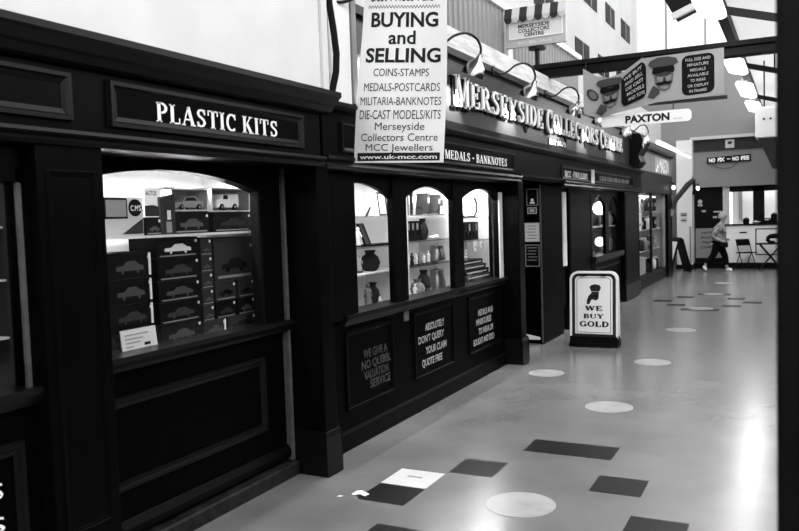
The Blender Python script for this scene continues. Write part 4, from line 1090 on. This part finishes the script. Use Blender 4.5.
# PAXTON plate
px_t = thing('street_plate', 'white rounded street plate reading PAXTON hung below the soldier banner', 'sign', (-1.6, 9.58, 2.62))
z0, z1, xa, xb = 2.625, 2.765, -2.1, -1.08
L = []
for (cx, cz, a0) in ((xb - .05, z0 + .05, -90), (xb - .05, z1 - .05, 0), (xa + .03, z1 - .03, 90), (xa + .03, z0 + .03, 180)):
    r = .05 if cx > -1.5 else .03
    L += [(cx + r * math.cos(math.radians(a0 + 15 * k)), 9.585, cz + r * math.sin(math.radians(a0 + 15 * k))) for k in range(7)]
pp = MB().prism(L, (0, .012, 0)).build('plate', 'white', px_t)
MB().text('PAXTON', FX(9.584), -1.82, -1.32, 2.655, 2.74, bold=.045).build('lettering', 'ink', pp)
MB().text('ARCADE', FX(9.584), -1.28, -1.18, 2.655, 2.672).build('lettering', 'greyink', pp)
for x in (-2.05, -1.28): MB().tube([(x, 9.59, 2.76), (x, 9.60, 2.86 if x > -1.5 else 2.95), (x, 9.63, 3.32)], .006, 6).build('hanger', 'blackmet', px_t)

# ================================================================== A-BOARD
ab = thing('pavement_sign', 'white framed WE BUY GOLD pavement sign standing before the jewellers pier', 'pavement sign', (-2.2, 9.5, 0))
def rr3(w0, z0, z1, r):
    out = [(-w0, z0), (w0, z0)]
    for k in range(9):
        a = math.radians(90 * k / 8); out.append((w0 - r + r * math.cos(a), z1 - r + r * math.sin(a)))
    for k in range(9):
        a = math.radians(90 + 90 * k / 8); out.append((-w0 + r + r * math.cos(a), z1 - r + r * math.sin(a)))
    return out
tilt = .055
def ab_p(u, v, n): return (u, -n * math.cos(tilt) - .06 + v * tilt, v)
for side in (1, -1):
    def P(u, v, n, side=side):
        q = ab_p(u, v, n); return (q[0], q[1] * side, q[2])
    out = rr3(.29, .10, .905, .10); inn = rr3(.265, .10, .88, .08)
    n = len(out)
    V = [P(u, v, 0) for u, v in out] + [P(u, v, 0) for u, v in inn] + [P(u, v, .019) for u, v in out] + [P(u, v, .019) for u, v in inn]
    F = []
    for i in range(n):
        j = (i + 1) % n
        F += [(i, j, n + j, n + i), (2 * n + i, 3 * n + i, 3 * n + j, 2 * n + j), (i, 2 * n + i, 2 * n + j, j), (n + i, n + j, 3 * n + j, 3 * n + i)]
    fr = MB().add(V, F).build('frame', 'white', ab, world=False)
    L = [P(u, v, .012) for u, v in rr3(.264, .10, .879, .08)]
    MB().prism(L, (0, .004 * side, 0)).build('backing', 'dgrey', ab, world=False)
    L = [P(u, v, .016) for u, v in rr3(.225, .15, .845, .05)]
    pn = MB().prism(L, (0, .003 * side, 0)).build('sign_face', 'white', ab, world=False)
    if side == 1:
        o_, i_ = rr3(.205, .165, .83, .045), rr3(.199, .171, .824, .04)
        V = [P(u, v, .0175) for u, v in o_] + [P(u, v, .0175) for u, v in i_]; n = len(o_)
        MB().add(V, [(i, (i + 1) % n, n + (i + 1) % n, n + i) for i in range(n)]).build('border_line', 'ink', pn, world=False)
        b = MB()
        b.text('WE', lambda u, v, n: P(u, v, .0175 + n), -.105, .10, .43, .49, serif=1.35)
        b.text('BUY', lambda u, v, n: P(u, v, .0175 + n), -.12, .12, .335, .395, serif=1.35)
        b.text('GOLD', lambda u, v, n: P(u, v, .0175 + n), -.17, .18, .235, .305, serif=1.35)
        b.build('lettering', 'ink', pn, world=False)
        def fl(pts, m, name, n):
            L = [Vector((p[0], p[1], 0)) for p in pts]
            MB().add([P(u, v, n) for u, v in pts], [tuple(t) for t in tessellate_polygon([L])]).build(name, m, pn, world=False)
        fl([(-.03, .66), (-.02, .60), (.0, .56), (.035, .555), (.06, .58), (.065, .66)], 'dgrey', 'printed_head', .018)
        fl([(-.05, .715), (-.03, .665), (.07, .665), (.09, .71), (.07, .74), (.02, .75), (-.03, .738)], 'ink', 'printed_cap', .0185)
        fl([(-.015, .61), (.02, .625), (.06, .61), (.055, .595), (.02, .605), (-.01, .595)], 'black', 'printed_moustache', .019)
        fl([(-.03, .64), (-.06, .61), (-.08, .56), (-.085, .51), (-.05, .51), (-.03, .56), (.0, .57)], 'ink', 'printed_arm', .0182)
        for x in (-.12, .12): MB().box(x - .03, x + .03, P(0, .86, .03)[1] - .004, P(0, .86, .03)[1] + .012, .848, .872).build('clip', 'black', ab, world=False)
L = []
pr = [(-.29, .0), (.29, .0), (.285, .11), (-.285, .11)]
b = MB(); b.prism([(-.29, -.11, 0), (-.2, -.16, 0), (.2, -.16, 0), (.29, -.11, 0), (.29, .11, 0), (.2, .16, 0), (-.2, .16, 0), (-.29, .11, 0)], (0, 0, .045))
b.prism([(-.285, -.095, .045), (.285, -.095, .045), (.285, .095, .045), (-.285, .095, .045)], (0, 0, .075))
b.build('rubber_base', 'black', ab, world=False, bevel=.012)

# crumpled paper near the white tile
V, F = [], []
rnd = random.Random(3)
for j in range(5):
    for i in range(5):
        V.append((-2.345 + .018 * i * (1 + .4 * rnd.random()), 3.885 + .012 * j + .008 * rnd.random(), .004 + .022 * rnd.random() * (1 if 0 < i < 4 else .3)))
for j in range(4):
    for i in range(4):
        a = j * 5 + i; F.append((a, a + 1, a + 6, a + 5))
o = MB().add(V, F); solo(o.build('crumpled_paper', 'white'), 'crumpled scrap of white paper on the floor by the dark tile', 'paper')
V = [(-2.42, 3.84, .002), (-2.39, 3.835, .006), (-2.38, 3.86, .004), (-2.405, 3.86, .003)]
solo(MB().add(V, [(0, 1, 2, 3)]).build('paper_scrap', 'white'), 'tiny torn scrap of white paper beside the crumpled one', 'paper')

# ================================================================== FAR SHOP
s3 = thing('shopfront', 'far glazed shopfront with pale fascia and bright goods beyond the corbel', 'shopfront', (-2.8, 17.5, 0))
MT['fas3'] = mat('grey_fascia_board', 0.18, 0.5, 0.3, noise=.08, scale=3)
MB().box(-3.0, -2.78, 15.72, 20.4, 2.42, 2.86).build('fascia', 'fas3', s3)
MB().box(-3.0, -2.76, 15.72, 20.4, 1.98, 2.42).build('transom', 'dgrey', s3)
MB().box(-3.0, -2.70, 15.72, 20.4, 2.86, 3.02).build('cornice', 'black', s3)
b = MB(); b.text('LA MAISON', FY(-2.78), 18.0, 19.9, 2.47, 2.80, bold=.03); b.build('lettering', 'letter', s3)
MB().box(-3.0, -2.84, 15.72, 19.7, 0, .26).build('stall_riser', 'dgrey', s3)
for y in (15.72, 17.75, 19.5): MB().box(-2.89, -2.84, y, y + (.08 if y < 18 else .2), .26, 1.98).build('mullion', 'blackmet' if y < 18 else 'grey', s3)
MB().box(-2.872, -2.868, 15.8, 19.5, .26, 1.98).build('pane', 'glass', s3)
case(s3, -3.14, -2.885, 15.74, 19.62, .26, 1.97, 'lgrey')
pilaster(s3, -3.1, -2.78, 19.7, 20.4, 1.98)
for z in (.75, 1.2, 1.6): MB().box(-3.13, -2.92, 15.8, 19.5, z - .015, z).build('shelf', 'lgrey', s3)
strip_light(16.0, 19.2, -2.99, 1.92, 'fluorescent tube inside the far glazed shopfront', power=10)
strip = 0
fl_lab = ['bright white poster standing in the far shop window', 'dark bottle', 'pale bottle', 'dark jar', 'white carton', 'grey carton']
rnd = random.Random(11)
pl_names = {.26: 'window floor', .75: 'lower shelf', 1.2: 'middle shelf', 1.6: 'upper shelf'}
t = thing('poster', 'bright white poster standing in the far shop window', 'poster', (-2.93, 16.75, 1.2)); MB().box(-.006, .006, -.25, .25, 0, .38).build('sheet', 'white', t, world=False); MB().box(.006, .008, -.15, .15, .1, .14).build('printed_line', 'greyink', t, world=False)
t = thing('carton', 'large grey carton on the floor of the far shop window', 'carton', (-3.0, 16.95, .26)); MB().box(-.09, .07, -.5, .5, 0, .36).build('carton_body', 'lgrey', t, world=False, bevel=.005); MB().box(-.091, .071, -.03, .03, .3, .362).build('tape', 'grey', t, world=False)
for z in (.75, 1.2, 1.6, .26):
    for i in range(5):
        y = 17.25 + i * .42 if z != .26 else 17.65 + i * .36
        kind = rnd.choice(['bottle', 'jar', 'carton'])
        m = rnd.choice(['black', 'dgrey', 'white', 'grey', 'dgrey'])
        ordn = ['first', 'second', 'third', 'fourth', 'last'][i]
        tone = {'black': 'black', 'dgrey': 'dark grey', 'white': 'white', 'grey': 'grey'}[m]
        t = thing(kind, '%s %s, %s along the %s of the far shop window' % (tone, kind, ordn, pl_names[z]), kind, (-3.02, y, z), 0, 'goods in the far shop window')
        if kind == 'bottle':
            MB().lathe([(.07, 0), (.075, .02), (.075, .17), (.03, .22), (.025, .28)], seg=14).build('body', m, t, world=False, smooth=True); MB().lathe([(.03, .28), (.03, .31)], seg=12).build('cap', 'white', t, world=False)
        elif kind == 'jar':
            MB().lathe([(.09, 0), (.11, .03), (.11, .2), (.08, .24)], seg=14).build('body', m, t, world=False, smooth=True); MB().lathe([(.085, .24), (.085, .27), (.02, .29)], seg=14).build('lid', 'lgrey', t, world=False)
        else:
            MB().box(-.07, .07, -.16, .16, 0, .27).build('carton_body', m, t, world=False, bevel=.004); MB().box(.07, .072, -.1, .1, .1, .18).build('label_panel', 'lgrey', t, world=False)
# long batten lights over the far shop
for i, (a, c) in enumerate(((16.9, 19.6), (19.75, 22.4))):
    t = thing('batten_light', ['long bright batten light above the far fascia, starting by the last sign lamp', 'long bright batten light reaching the end wall column'][i], 'batten light', (-2.58, (a + c) / 2, 2.99), 0, 'batten lights')
    L = (c - a) / 2
    MB().tube([(0, -L, 0), (0, L, 0)], .022, 10).build('tube', 'tube', t, world=False, smooth=True)
    MB().box(-.035, .035, -L, L, .025, .07).build('housing', 'white', t, world=False)
    MB().box(-.32, -.05, -.03, .03, .05, .09).build('bracket', 'grey', t, world=False)
# wall behind, arm, notices, white column
b = MB().box(-3.3, -3.12, 20.4, 22.75, 0, 2.4); struct('wall_left_far', b, 'white')
co = thing('column', 'white square column at the corner of the end wall', 'column', (-2.72, 22.5, 0))
MB().box(-2.92, -2.53, 22.35, 22.74, 0, 3.45).build('shaft', 'offwhite', co)
MB().box(-2.95, -2.50, 22.32, 22.745, 0, .12).build('plinth', 'black', co)
MB().box(-2.60, -2.555, 22.335, 22.35, .12, 1.15).build('corner_guard', 'grey', co)
aw = thing('awning_arm', 'dark folded awning arm fixed by the far shop end', 'awning arm', (-2.75, 20.9, 2.0))
MB().tube([(-2.78, 20.3, 1.55), (-2.70, 20.5, 1.85), (-2.45, 20.8, 2.22), (-2.32, 20.9, 2.34)], [.05, .06, .07, .06], 8).build('lower_arm', 'dgrey', aw)
MB().tube([(-2.32, 20.9, 2.34), (-2.30, 20.92, 2.1), (-2.34, 20.95, 1.98)], .035, 8).build('upper_arm', 'black', aw)
MB().box(-2.84, -2.72, 20.2, 20.35, 1.45, 1.62).build('wall_plate', 'grey', aw)
for i, (x, y, z, lb) in enumerate([(-2.66, 19.85, 2.12, 'small glaring bulb lamp under the far fascia end'), (-2.30, 21.6, 2.12, 'small glaring bulb lamp beside the white column')]):
    t = thing('bulb_lamp', lb, 'lamp', (x, y, z), 0, 'bulb lamps')
    MB().lathe([(.02, .07), (.03, .09), (.03, .14)], seg=10).build('socket', 'dgrey', t, world=False)
    MB().lathe([(.015, -.03), (.035, -.01), (.042, .03), (.025, .07)], seg=14).build('bulb', 'bulb', t, world=False, smooth=True)
    MB().tube([(0, 0, .13), (-.13 if i == 0 else -.26, .0 if i == 0 else .75, .16)], .012, 6).build('stem', 'dgrey', t, world=False)
b = MB().box(-2.82, -2.66, 22.335, 22.35, 1.42, 1.52); o = solo(b.build('notice', 'grey'), 'upper of two small grey notices on the white column', 'notice', 'notices on the column'); MB().box(-2.80, -2.68, 22.333, 22.335, 1.44, 1.46).build('printed_line', 'black', o)
b = MB().box(-2.82, -2.66, 22.335, 22.35, 1.26, 1.37); o = solo(b.build('notice', 'lgrey'), 'lower of two small grey notices on the white column', 'notice', 'notices on the column'); MB().box(-2.80, -2.68, 22.333, 22.335, 1.3, 1.33).build('printed_line', 'dgrey', o)
t = thing('menu_board', 'black folding menu board standing before the white column', 'pavement sign', (-2.80, 21.5, 0), -1.05)
for s in (-1, 1):
    b = MB().prism([(-.25, s * .26, 0), (.25, s * .26, 0), (.25, s * .03, .86), (-.25, s * .03, .86)], (0, s * .025, 0))
    pn = b.build('panel', 'black', t, world=False)
    if s == -1:
        MB().prism([(-.20, -.253, .18), (.20, -.253, .18), (.20, -.085, .78), (-.20, -.085, .78)], (0, -.005 - .025, 0)).build('white_sheet', 'white', pn, world=False)
MB().tube([(-.25, 0, .86), (.25, 0, .86)], .03, 8).build('hinge', 'black', t, world=False)

# ================================================================== FOOD COUNTER AT THE END
fc = thing('food_counter', 'white serving counter with dark hatch below the grey fascia at the end', 'counter', (-.6, 22.6, 0))
MB().box(-2.62, 1.2, 22.50, 22.75, 2.18, 2.50).build('fascia', 'fas3', fc)
MB().prof_y([(-2.75, 2.30), (-2.52, 2.30), (-2.52, 2.45), (-2.75, 2.5)], 22.4, 22.5).build('fascia_end', 'lgrey', fc)
MB().box(-1.70, 1.2, 22.58, 22.75, .16, 1.14).build('front', 'white', fc)
MB().box(-1.74, 1.2, 22.54, 22.78, 1.14, 1.18).build('worktop', 'black', fc)
MB().box(-2.54, 1.2, 22.56, 22.75, 0, .15).build('plinth', 'black', fc)
MB().box(-1.78, -1.62, 22.60, 22.75, .15, 2.18).build('post', 'lgrey', fc)
MB().box(-1.05, -.78, 22.64, 22.75, 1.18, 2.18).build('post', 'black', fc)
MB().box(-1.62, 1.2, 22.64, 22.75, 2.03, 2.18).build('hatch_head', 'black', fc)
MB().box(-1.62, 1.2, 23.6, 23.65, 1.0, 2.5).build('kitchen_back', 'offwhite', fc)
MB().box(-1.62, 1.2, 22.95, 23.6, 2.3, 2.35).build('kitchen_ceiling', 'grey', fc)
MB().box(-1.45, -1.36, 23.55, 23.6, 1.2, 2.1).build('kitchen_panel', 'grey', fc)
MB().box(-1.38, -1.2, 22.572, 22.58, .93, .97).build('slot', 'dgrey', fc)
MB().frame(FX(22.58), -1.0, .4, .35, 1.05, .03, .008).build('front_panel', 'dgrey', fc)
t = thing('strip_light', 'tube light above the kitchen hatch of the food counter', 'strip light', (-.9, 23.3, 2.25))
MB().tube([(-.5, 0, 0), (.7, 0, 0)], .02, 8).build('tube', 'tube', t, world=False, smooth=True)
MB().box(-.5, .7, -.03, .03, .02, .05).build('fitting', 'white', t, world=False)
l = bpy.data.lights.new('kitchen_lamp', 'AREA'); l.shape = 'RECTANGLE'; l.size = 1.2; l.size_y = .05; l.energy = 3
lo = bpy.data.objects.new('kitchen_lamp', l); COL.objects.link(lo); lo.parent = t; lo.location = (.1, 0, -.03)
# door beside the counter
dd = thing('door', 'dark glazed door with notice panel beside the food counter', 'door', (-2.1, 22.65, 0))
MB().box(-2.50, -1.79, 22.68, 22.72, .15, 2.18).build('door_leaf', 'black', dd)
MB().box(-2.48, -1.80, 22.665, 22.68, .28, 1.08).build('notice_panel', 'grey', dd)
for i, (tx, a, c) in enumerate((('HOT', -2.32, -2.05), ('FOOD', -2.34, -1.98), ('TEA', -2.34, -2.06), ('COFFEE', -2.36, -1.94))): MB().text(tx, FX(22.665), a, c, .93 - i * .13, .99 - i * .13, bold=.03).build('lettering', 'ink', dd)
MB().box(-2.02, -1.8, 22.67, 22.68, 1.50, 1.535).build('push_bar', 'lgrey', dd)
for (x, z, wd) in ((-2.42, 1.68, .12), (-2.32, 1.52, .1), (-2.04, 1.35, .1)): MB().box(x, x + wd, 22.672, 22.68, z, z + .05).build('sticker', 'lgrey', dd)
MB().lathe([(.06, 0), (.06, .01)], (-2.36, 22.672, 1.80), (0, -1, 0), 16).build('round_sticker', 'lgrey', dd)
# NO FIX sign
t = thing('sign', 'black sign reading NO FIX - NO FEE on the end wall', 'sign', (-1.65, 22.72, 2.8))
V = [(-2.18, 22.70, 2.82), (-1.10, 22.70, 2.83), (-1.10, 22.70, 3.01), (-2.18, 22.70, 2.97)]
MB().prism(V, (0, .04, 0)).build('board', 'black', t)
b = MB()
slp = lambda u, v, n: (u, 22.698 - n, v + (u + 2.18) / 1.08 * .02)
for tx, a, c in (('NO', -2.13, -1.97), ('FIX', -1.91, -1.74), ('-', -1.68, -1.60), ('NO', -1.55, -1.39), ('FEE', -1.34, -1.14)): b.text(tx, slp, a, c, 2.85 if tx != '-' else 2.88, 2.95 if tx != '-' else 2.91, bold=.05)
b.build('lettering', 'letter', t)
MB().tube([(-2.05, 22.72, 2.82), (-1.95, 22.72, 2.70), (-1.75, 22.72, 2.66), (-1.55, 22.72, 2.69), (-1.42, 22.72, 2.83)], .008, 6).build('cable', 'dgrey', t)
# things on the counter
for i, (x, kind) in enumerate(((-1.40, 'cup'), (-1.22, 'pot'), (-.98, 'scales'), (-.72, 'till'), (-.55, 'pot'), (-.42, 'cup'))):
    lb = ['white cup on the counter near the white post', 'dark pot on the counter beside the white cup', 'pale dish on the counter before the dark post', 'dark till on the counter under the second hatch', 'tall dark pot on the counter behind the folding table', 'white cup on the counter by the tall dark pot'][i]
    t = thing(kind if kind != 'scales' else 'dish', lb, kind if kind != 'scales' else 'dish', (x, 22.62, 1.18))
    if kind == 'cup': MB().lathe([(.035, 0), (.05, .1), (.04, .1), (.03, .02)], seg=14).build('body', 'white', t, world=False, smooth=True); MB().tube([(.045, 0, .08), (.075, 0, .06), (.04, 0, .03)], .006, 6).build('handle', 'white', t, world=False)
    elif kind == 'pot': MB().lathe([(.07, 0), (.08, .02), (.08, .12 + .1 * (i == 4)), (.05, .15 + .1 * (i == 4))], seg=14).build('body', 'black', t, world=False, smooth=True); MB().lathe([(.055, .15 + .1 * (i == 4)), (.015, .18 + .1 * (i == 4))], seg=12).build('lid', 'grey', t, world=False)
    elif kind == 'scales': MB().lathe([(.05, 0), (.12, .05), (.11, .055), (.05, .02)], seg=16).build('body', 'white', t, world=False, smooth=True); MB().lathe([(.06, .045), (.03, .075)], seg=12).build('food', 'offwhite', t, world=False)
    else:
        MB().prism([(-.1, -.06, 0), (.1, -.06, 0), (.1, -.06, .05), (.08, -.06, .14), (-.1, -.06, .14)], (0, .12, 0)).build('body', 'black', t, world=False); MB().box(-.05, .05, -.062, -.06, .08, .12).build('display', 'lgrey', t, world=False)

# folding chairs and table
def folding_chair(loc, rz, label):
    t = thing('folding_chair', label, 'chair', loc, rz)
    for s in (-1, 1):
        MB().tube([(-.17, s * .2, 0), (.02, s * .2, .42), (.14, s * .2, .78)], .012, 8).build('leg', 'blackmet', t, world=False)
        MB().tube([(.22, s * .18, 0), (.0, s * .18, .45)], .012, 8).build('leg', 'blackmet', t, world=False)
    MB().box(-.2, .16, -.19, .19, .43, .455).build('seat', 'black', t, world=False, bevel=.01)
    V = [(.095, -.2, .62), (.145, -.2, .79), (.165, -.2, .79), (.115, -.2, .62)]
    MB().prism(V, (0, .4, 0)).build('backrest', 'black', t, world=False)
    MB().tube([(-.12, -.2, .12), (-.12, .2, .12)], .01, 6).build('crossbar', 'blackmet', t, world=False)
    MB().tube([(.15, -.18, .15), (.15, .18, .15)], .01, 6).build('crossbar', 'blackmet', t, world=False)
    return t
folding_chair((-1.2, 22.2, 0), 2.35, 'black folding chair with open seat standing before the white counter')
tb = thing('folding_table', 'small black folding table with crossed legs before the counter', 'table', (-.62, 22.0, 0))
MB().box(-.33, .33, -.28, .28, .66, .69).build('tabletop', 'black', tb, world=False, bevel=.006)
for s in (-1, 1):
    MB().tube([(-.27, s * .22, 0), (.25, s * .22, .66)], .016, 8).build('leg', 'blackmet', tb, world=False)
    MB().tube([(.27, s * .19, 0), (-.25, s * .19, .66)], .016, 8).build('leg', 'blackmet', tb, world=False)
MB().tube([(.0, -.22, .33), (0, .22, .33)], .012, 6).build('crossbar', 'blackmet', tb, world=False)
t = thing('coat', 'dark bundled coat heaped on the black folding table', 'coat', (-.50, 21.98, .69))
P = [(-.2, 0, .12), (-.12, .0, .17), (.0, 0, .18), (.14, 0, .19), (.26, 0, .17)]
MB().tube(P, [.045, .06, .07, .07, .06], 10).build('fold', 'black', t, world=False, smooth=True)
MB().tube([(-.17, 0, .15), (-.19, -.02, .08), (-.12, -.03, .02), (-.02, -.02, .03)], [.045, .05, .045, .03], 10).build('sleeve', 'black', t, world=False, smooth=True)
MB().tube([(.12, 0, .15), (.13, .02, .06), (.05, .02, .025)], [.06, .06, .03], 10).build('sleeve', 'black', t, world=False, smooth=True)

# boxed unit high by the pillar
bx = thing('box_unit', 'pale boxed unit with dark sloping hood hung high by the pillar', 'unit', (-.2, 13, 3.0))
MB().box(-.57, .5, 13.0, 13.4, 2.64, 3.10).build('housing', 'white', bx, bevel=.02)
MB().prism([(-.53, 13.0, 2.64), (.5, 13.0, 2.64), (.5, 13.0, 2.17), (-.34, 13.0, 2.19)], (0, .4, 0)).build('hood', 'dgrey', bx)
for x in (-.45, -.36): MB().lathe([(.016, 0), (.016, .012)], (x, 13.0, 2.92), (0, -1, 0), 10).build('bolt', 'dgrey', bx)
for x in (-.45, .35): MB().tube([(x, 13.15, 3.09), (x, 13.15, 3.8)], .012, 6).build('hanger', 'blackmet', bx)

# ================================================================== PERSON
def skin(name, P, E, m, parent, root=0, sub=2):
    me = bpy.data.meshes.new(name)
    me.from_pydata([p[0] for p in P], E, [])
    me.materials.append(MT[m])
    o = bpy.data.objects.new(name, me); COL.objects.link(o)
    if parent: o.parent = parent
    md = o.modifiers.new('skin', 'SKIN'); md.use_smooth_shade = True
    ly = me.skin_vertices[0].data if me.skin_vertices else None
    if ly is None:
        bpy.context.view_layer.objects.active = o
        me.attributes.new  # layer is made with the modifier
    ly = me.skin_vertices[0].data
    for i, p in enumerate(P):
        ly[i].radius = p[1]; ly[i].use_root = (i == root)
    s = o.modifiers.new('smooth', 'SUBSURF'); s.levels = sub; s.render_levels = sub
    return o
ps = thing('person', 'person in pale patterned jacket, dark trousers and white shoes walking past the counter', 'person', (-1.82, 21.5, 0))
def R(a, b=None): return (a, b or a)
J = [((0, 0, .80), R(.12, .15)), ((.02, 0, .98), R(.11, .14)), ((.05, 0, 1.14), R(.11, .16)), ((.09, 0, 1.24), R(.05)), ((.115, 0, 1.30), R(.05)), ((.13, 0, 1.40), R(.088, .078)), ((.125, 0, 1.47), R(.07)),
     ((0.01, .085, .74), R(.08)), ((.16, .085, .41), R(.055)), ((.20, .085, .09), R(.04)), ((.30, .085, .035), R(.03)),
     ((-.01, -.085, .74), R(.08)), ((-.10, -.085, .41), R(.055)), ((-.31, -.085, .17), R(.04)), ((-.27, -.085, .05), R(.03)),
     ((.05, .17, 1.14), R(.05)), ((-.08, .20, .92), R(.042)), ((.13, .17, .82), R(.034)), ((.19, .16, .81), R(.034, .022)),
     ((.05, -.17, 1.14), R(.05)), ((-.12, -.20, .90), R(.042)), ((.10, -.18, .78), R(.034)), ((.16, -.17, .77), R(.034, .022)),
     ((.225, 0, 1.385), R(.014)), ((.12, .085, 1.39), R(.014)), ((.12, -.085, 1.39), R(.014))]
E = [(0, 1), (1, 2), (2, 3), (3, 4), (4, 5), (5, 6), (0, 7), (7, 8), (8, 9), (9, 10), (0, 11), (11, 12), (12, 13), (13, 14), (2, 15), (15, 16), (16, 17), (17, 18), (2, 19), (19, 20), (20, 21), (21, 22), (5, 23), (5, 24), (5, 25)]
for hb, s in ((18, 1), (22, -1)):
    hp = Vector(J[hb][0])
    for k, (dz, dy, ln) in enumerate(((.022, 0, .055), (.008, .004, .062), (-.007, .004, .058), (-.021, 0, .045), (.028, -.028 * s, .04))):
        a = hp + Vector((.028 if k < 4 else .0, dy, dz)); c = a + Vector((ln * .6, -.01 * s, -.008)); e = a + Vector((ln * .85, -.02 * s, -.03))
        i0 = len(J)
        J += [(tuple(a), R(.009)), (tuple(c), R(.008)), (tuple(e), R(.007))]
        E += [(hb, i0), (i0, i0 + 1), (i0 + 1, i0 + 2)]
body = skin('body', J, E, 'skin', ps, 0, 1)
# clothes
skin('jacket', [((0, 0, .70), R(.15, .17)), ((.01, 0, .86), R(.15, .175)), ((.03, 0, 1.0), R(.14, .17)), ((.05, 0, 1.13), R(.13, .17)), ((.085, 0, 1.22), R(.075)),
                ((.05, .17, 1.14), R(.072)), ((-.08, .20, .92), R(.062)), ((.10, .175, .83), R(.05)), ((.05, -.17, 1.14), R(.072)), ((-.12, -.20, .90), R(.062)), ((.07, -.185, .79), R(.05))],
     [(0, 1), (1, 2), (2, 3), (3, 4), (3, 5), (5, 6), (6, 7), (3, 8), (8, 9), (9, 10)], 'jacket', ps, 1, 2)
skin('trousers', [((0, 0, .78), R(.125, .15)), ((0.01, .085, .70), R(.105)), ((.155, .085, .42), R(.085)), ((.195, .085, .14), R(.072)), ((-.01, -.085, .70), R(.105)), ((-.10, -.085, .41), R(.085)), ((-.285, -.085, .20), R(.07))],
     [(0, 1), (1, 2), (2, 3), (0, 4), (4, 5), (5, 6)], 'trouser', ps, 0, 2)
skin('shoe', [((.18, .085, .05), R(.05)), ((.24, .085, .045), R(.045)), ((.33, .085, .035), R(.035, .042))], [(0, 1), (1, 2)], 'white', ps, 0, 2)
skin('shoe', [((-.335, -.085, .16), R(.05)), ((-.315, -.085, .10), R(.046)), ((-.26, -.085, .04), R(.036, .042))], [(0, 1), (1, 2)], 'white', ps, 0, 2)
b = MB()
V, F = [], []
for j in range(7):
    th = j / 6 * PI * .62
    for k in range(16):
        an = 2 * PI * k / 16
        front = math.cos(an)
        t2 = th * (1 - .38 * max(0, front))
        V.append((.115 + .112 * math.sin(t2) * math.cos(an), .098 * math.sin(t2) * math.sin(an), 1.40 + .115 * math.cos(t2)))
for j in range(6):
    for k in range(16): F.append((j * 16 + k, j * 16 + (k + 1) % 16, (j + 1) * 16 + (k + 1) % 16, (j + 1) * 16 + k))
MB().add(V, F).build('hair', 'hair', ps, world=False, smooth=True)
for s in (-1, 1): MB().lathe([(.006, 0), (.012, .004), (.006, .008)], (.205, s * .032, 1.405), (1, 0, 0), 10).build('eye', 'black', ps, world=False)
MB().box(.205, .214, -.022, .022, 1.345, 1.352).build('mouth', 'dgrey', ps, world=False)
t = thing('handbag', 'small dark bag held at the walking person\'s hip', 'bag', (-1.66, 21.34, .62))
MB().box(-.06, .09, -.04, .04, 0, .13).build('pouch', 'black', t, world=False, bevel=.02)
MB().tube([(-.04, 0, .12), (-.02, 0, .17), (.03, 0, .18), (.06, 0, .12)], .008, 6).build('strap', 'black', t, world=False)

# ================================================================== NEAR PILLAR
pt = thing('pillar', 'dark pillar close to the camera at the edge of the view', 'pillar', (.2, 1.4, 0))
MB().box(-.028, .42, 1.25, 1.65, 0, 4.2).build('shaft', 'pillar', pt, bevel=.01)
MB().box(-.031, .44, 1.24, 1.67, 0, .25).build('plinth', 'pillar', pt, bevel=.01)
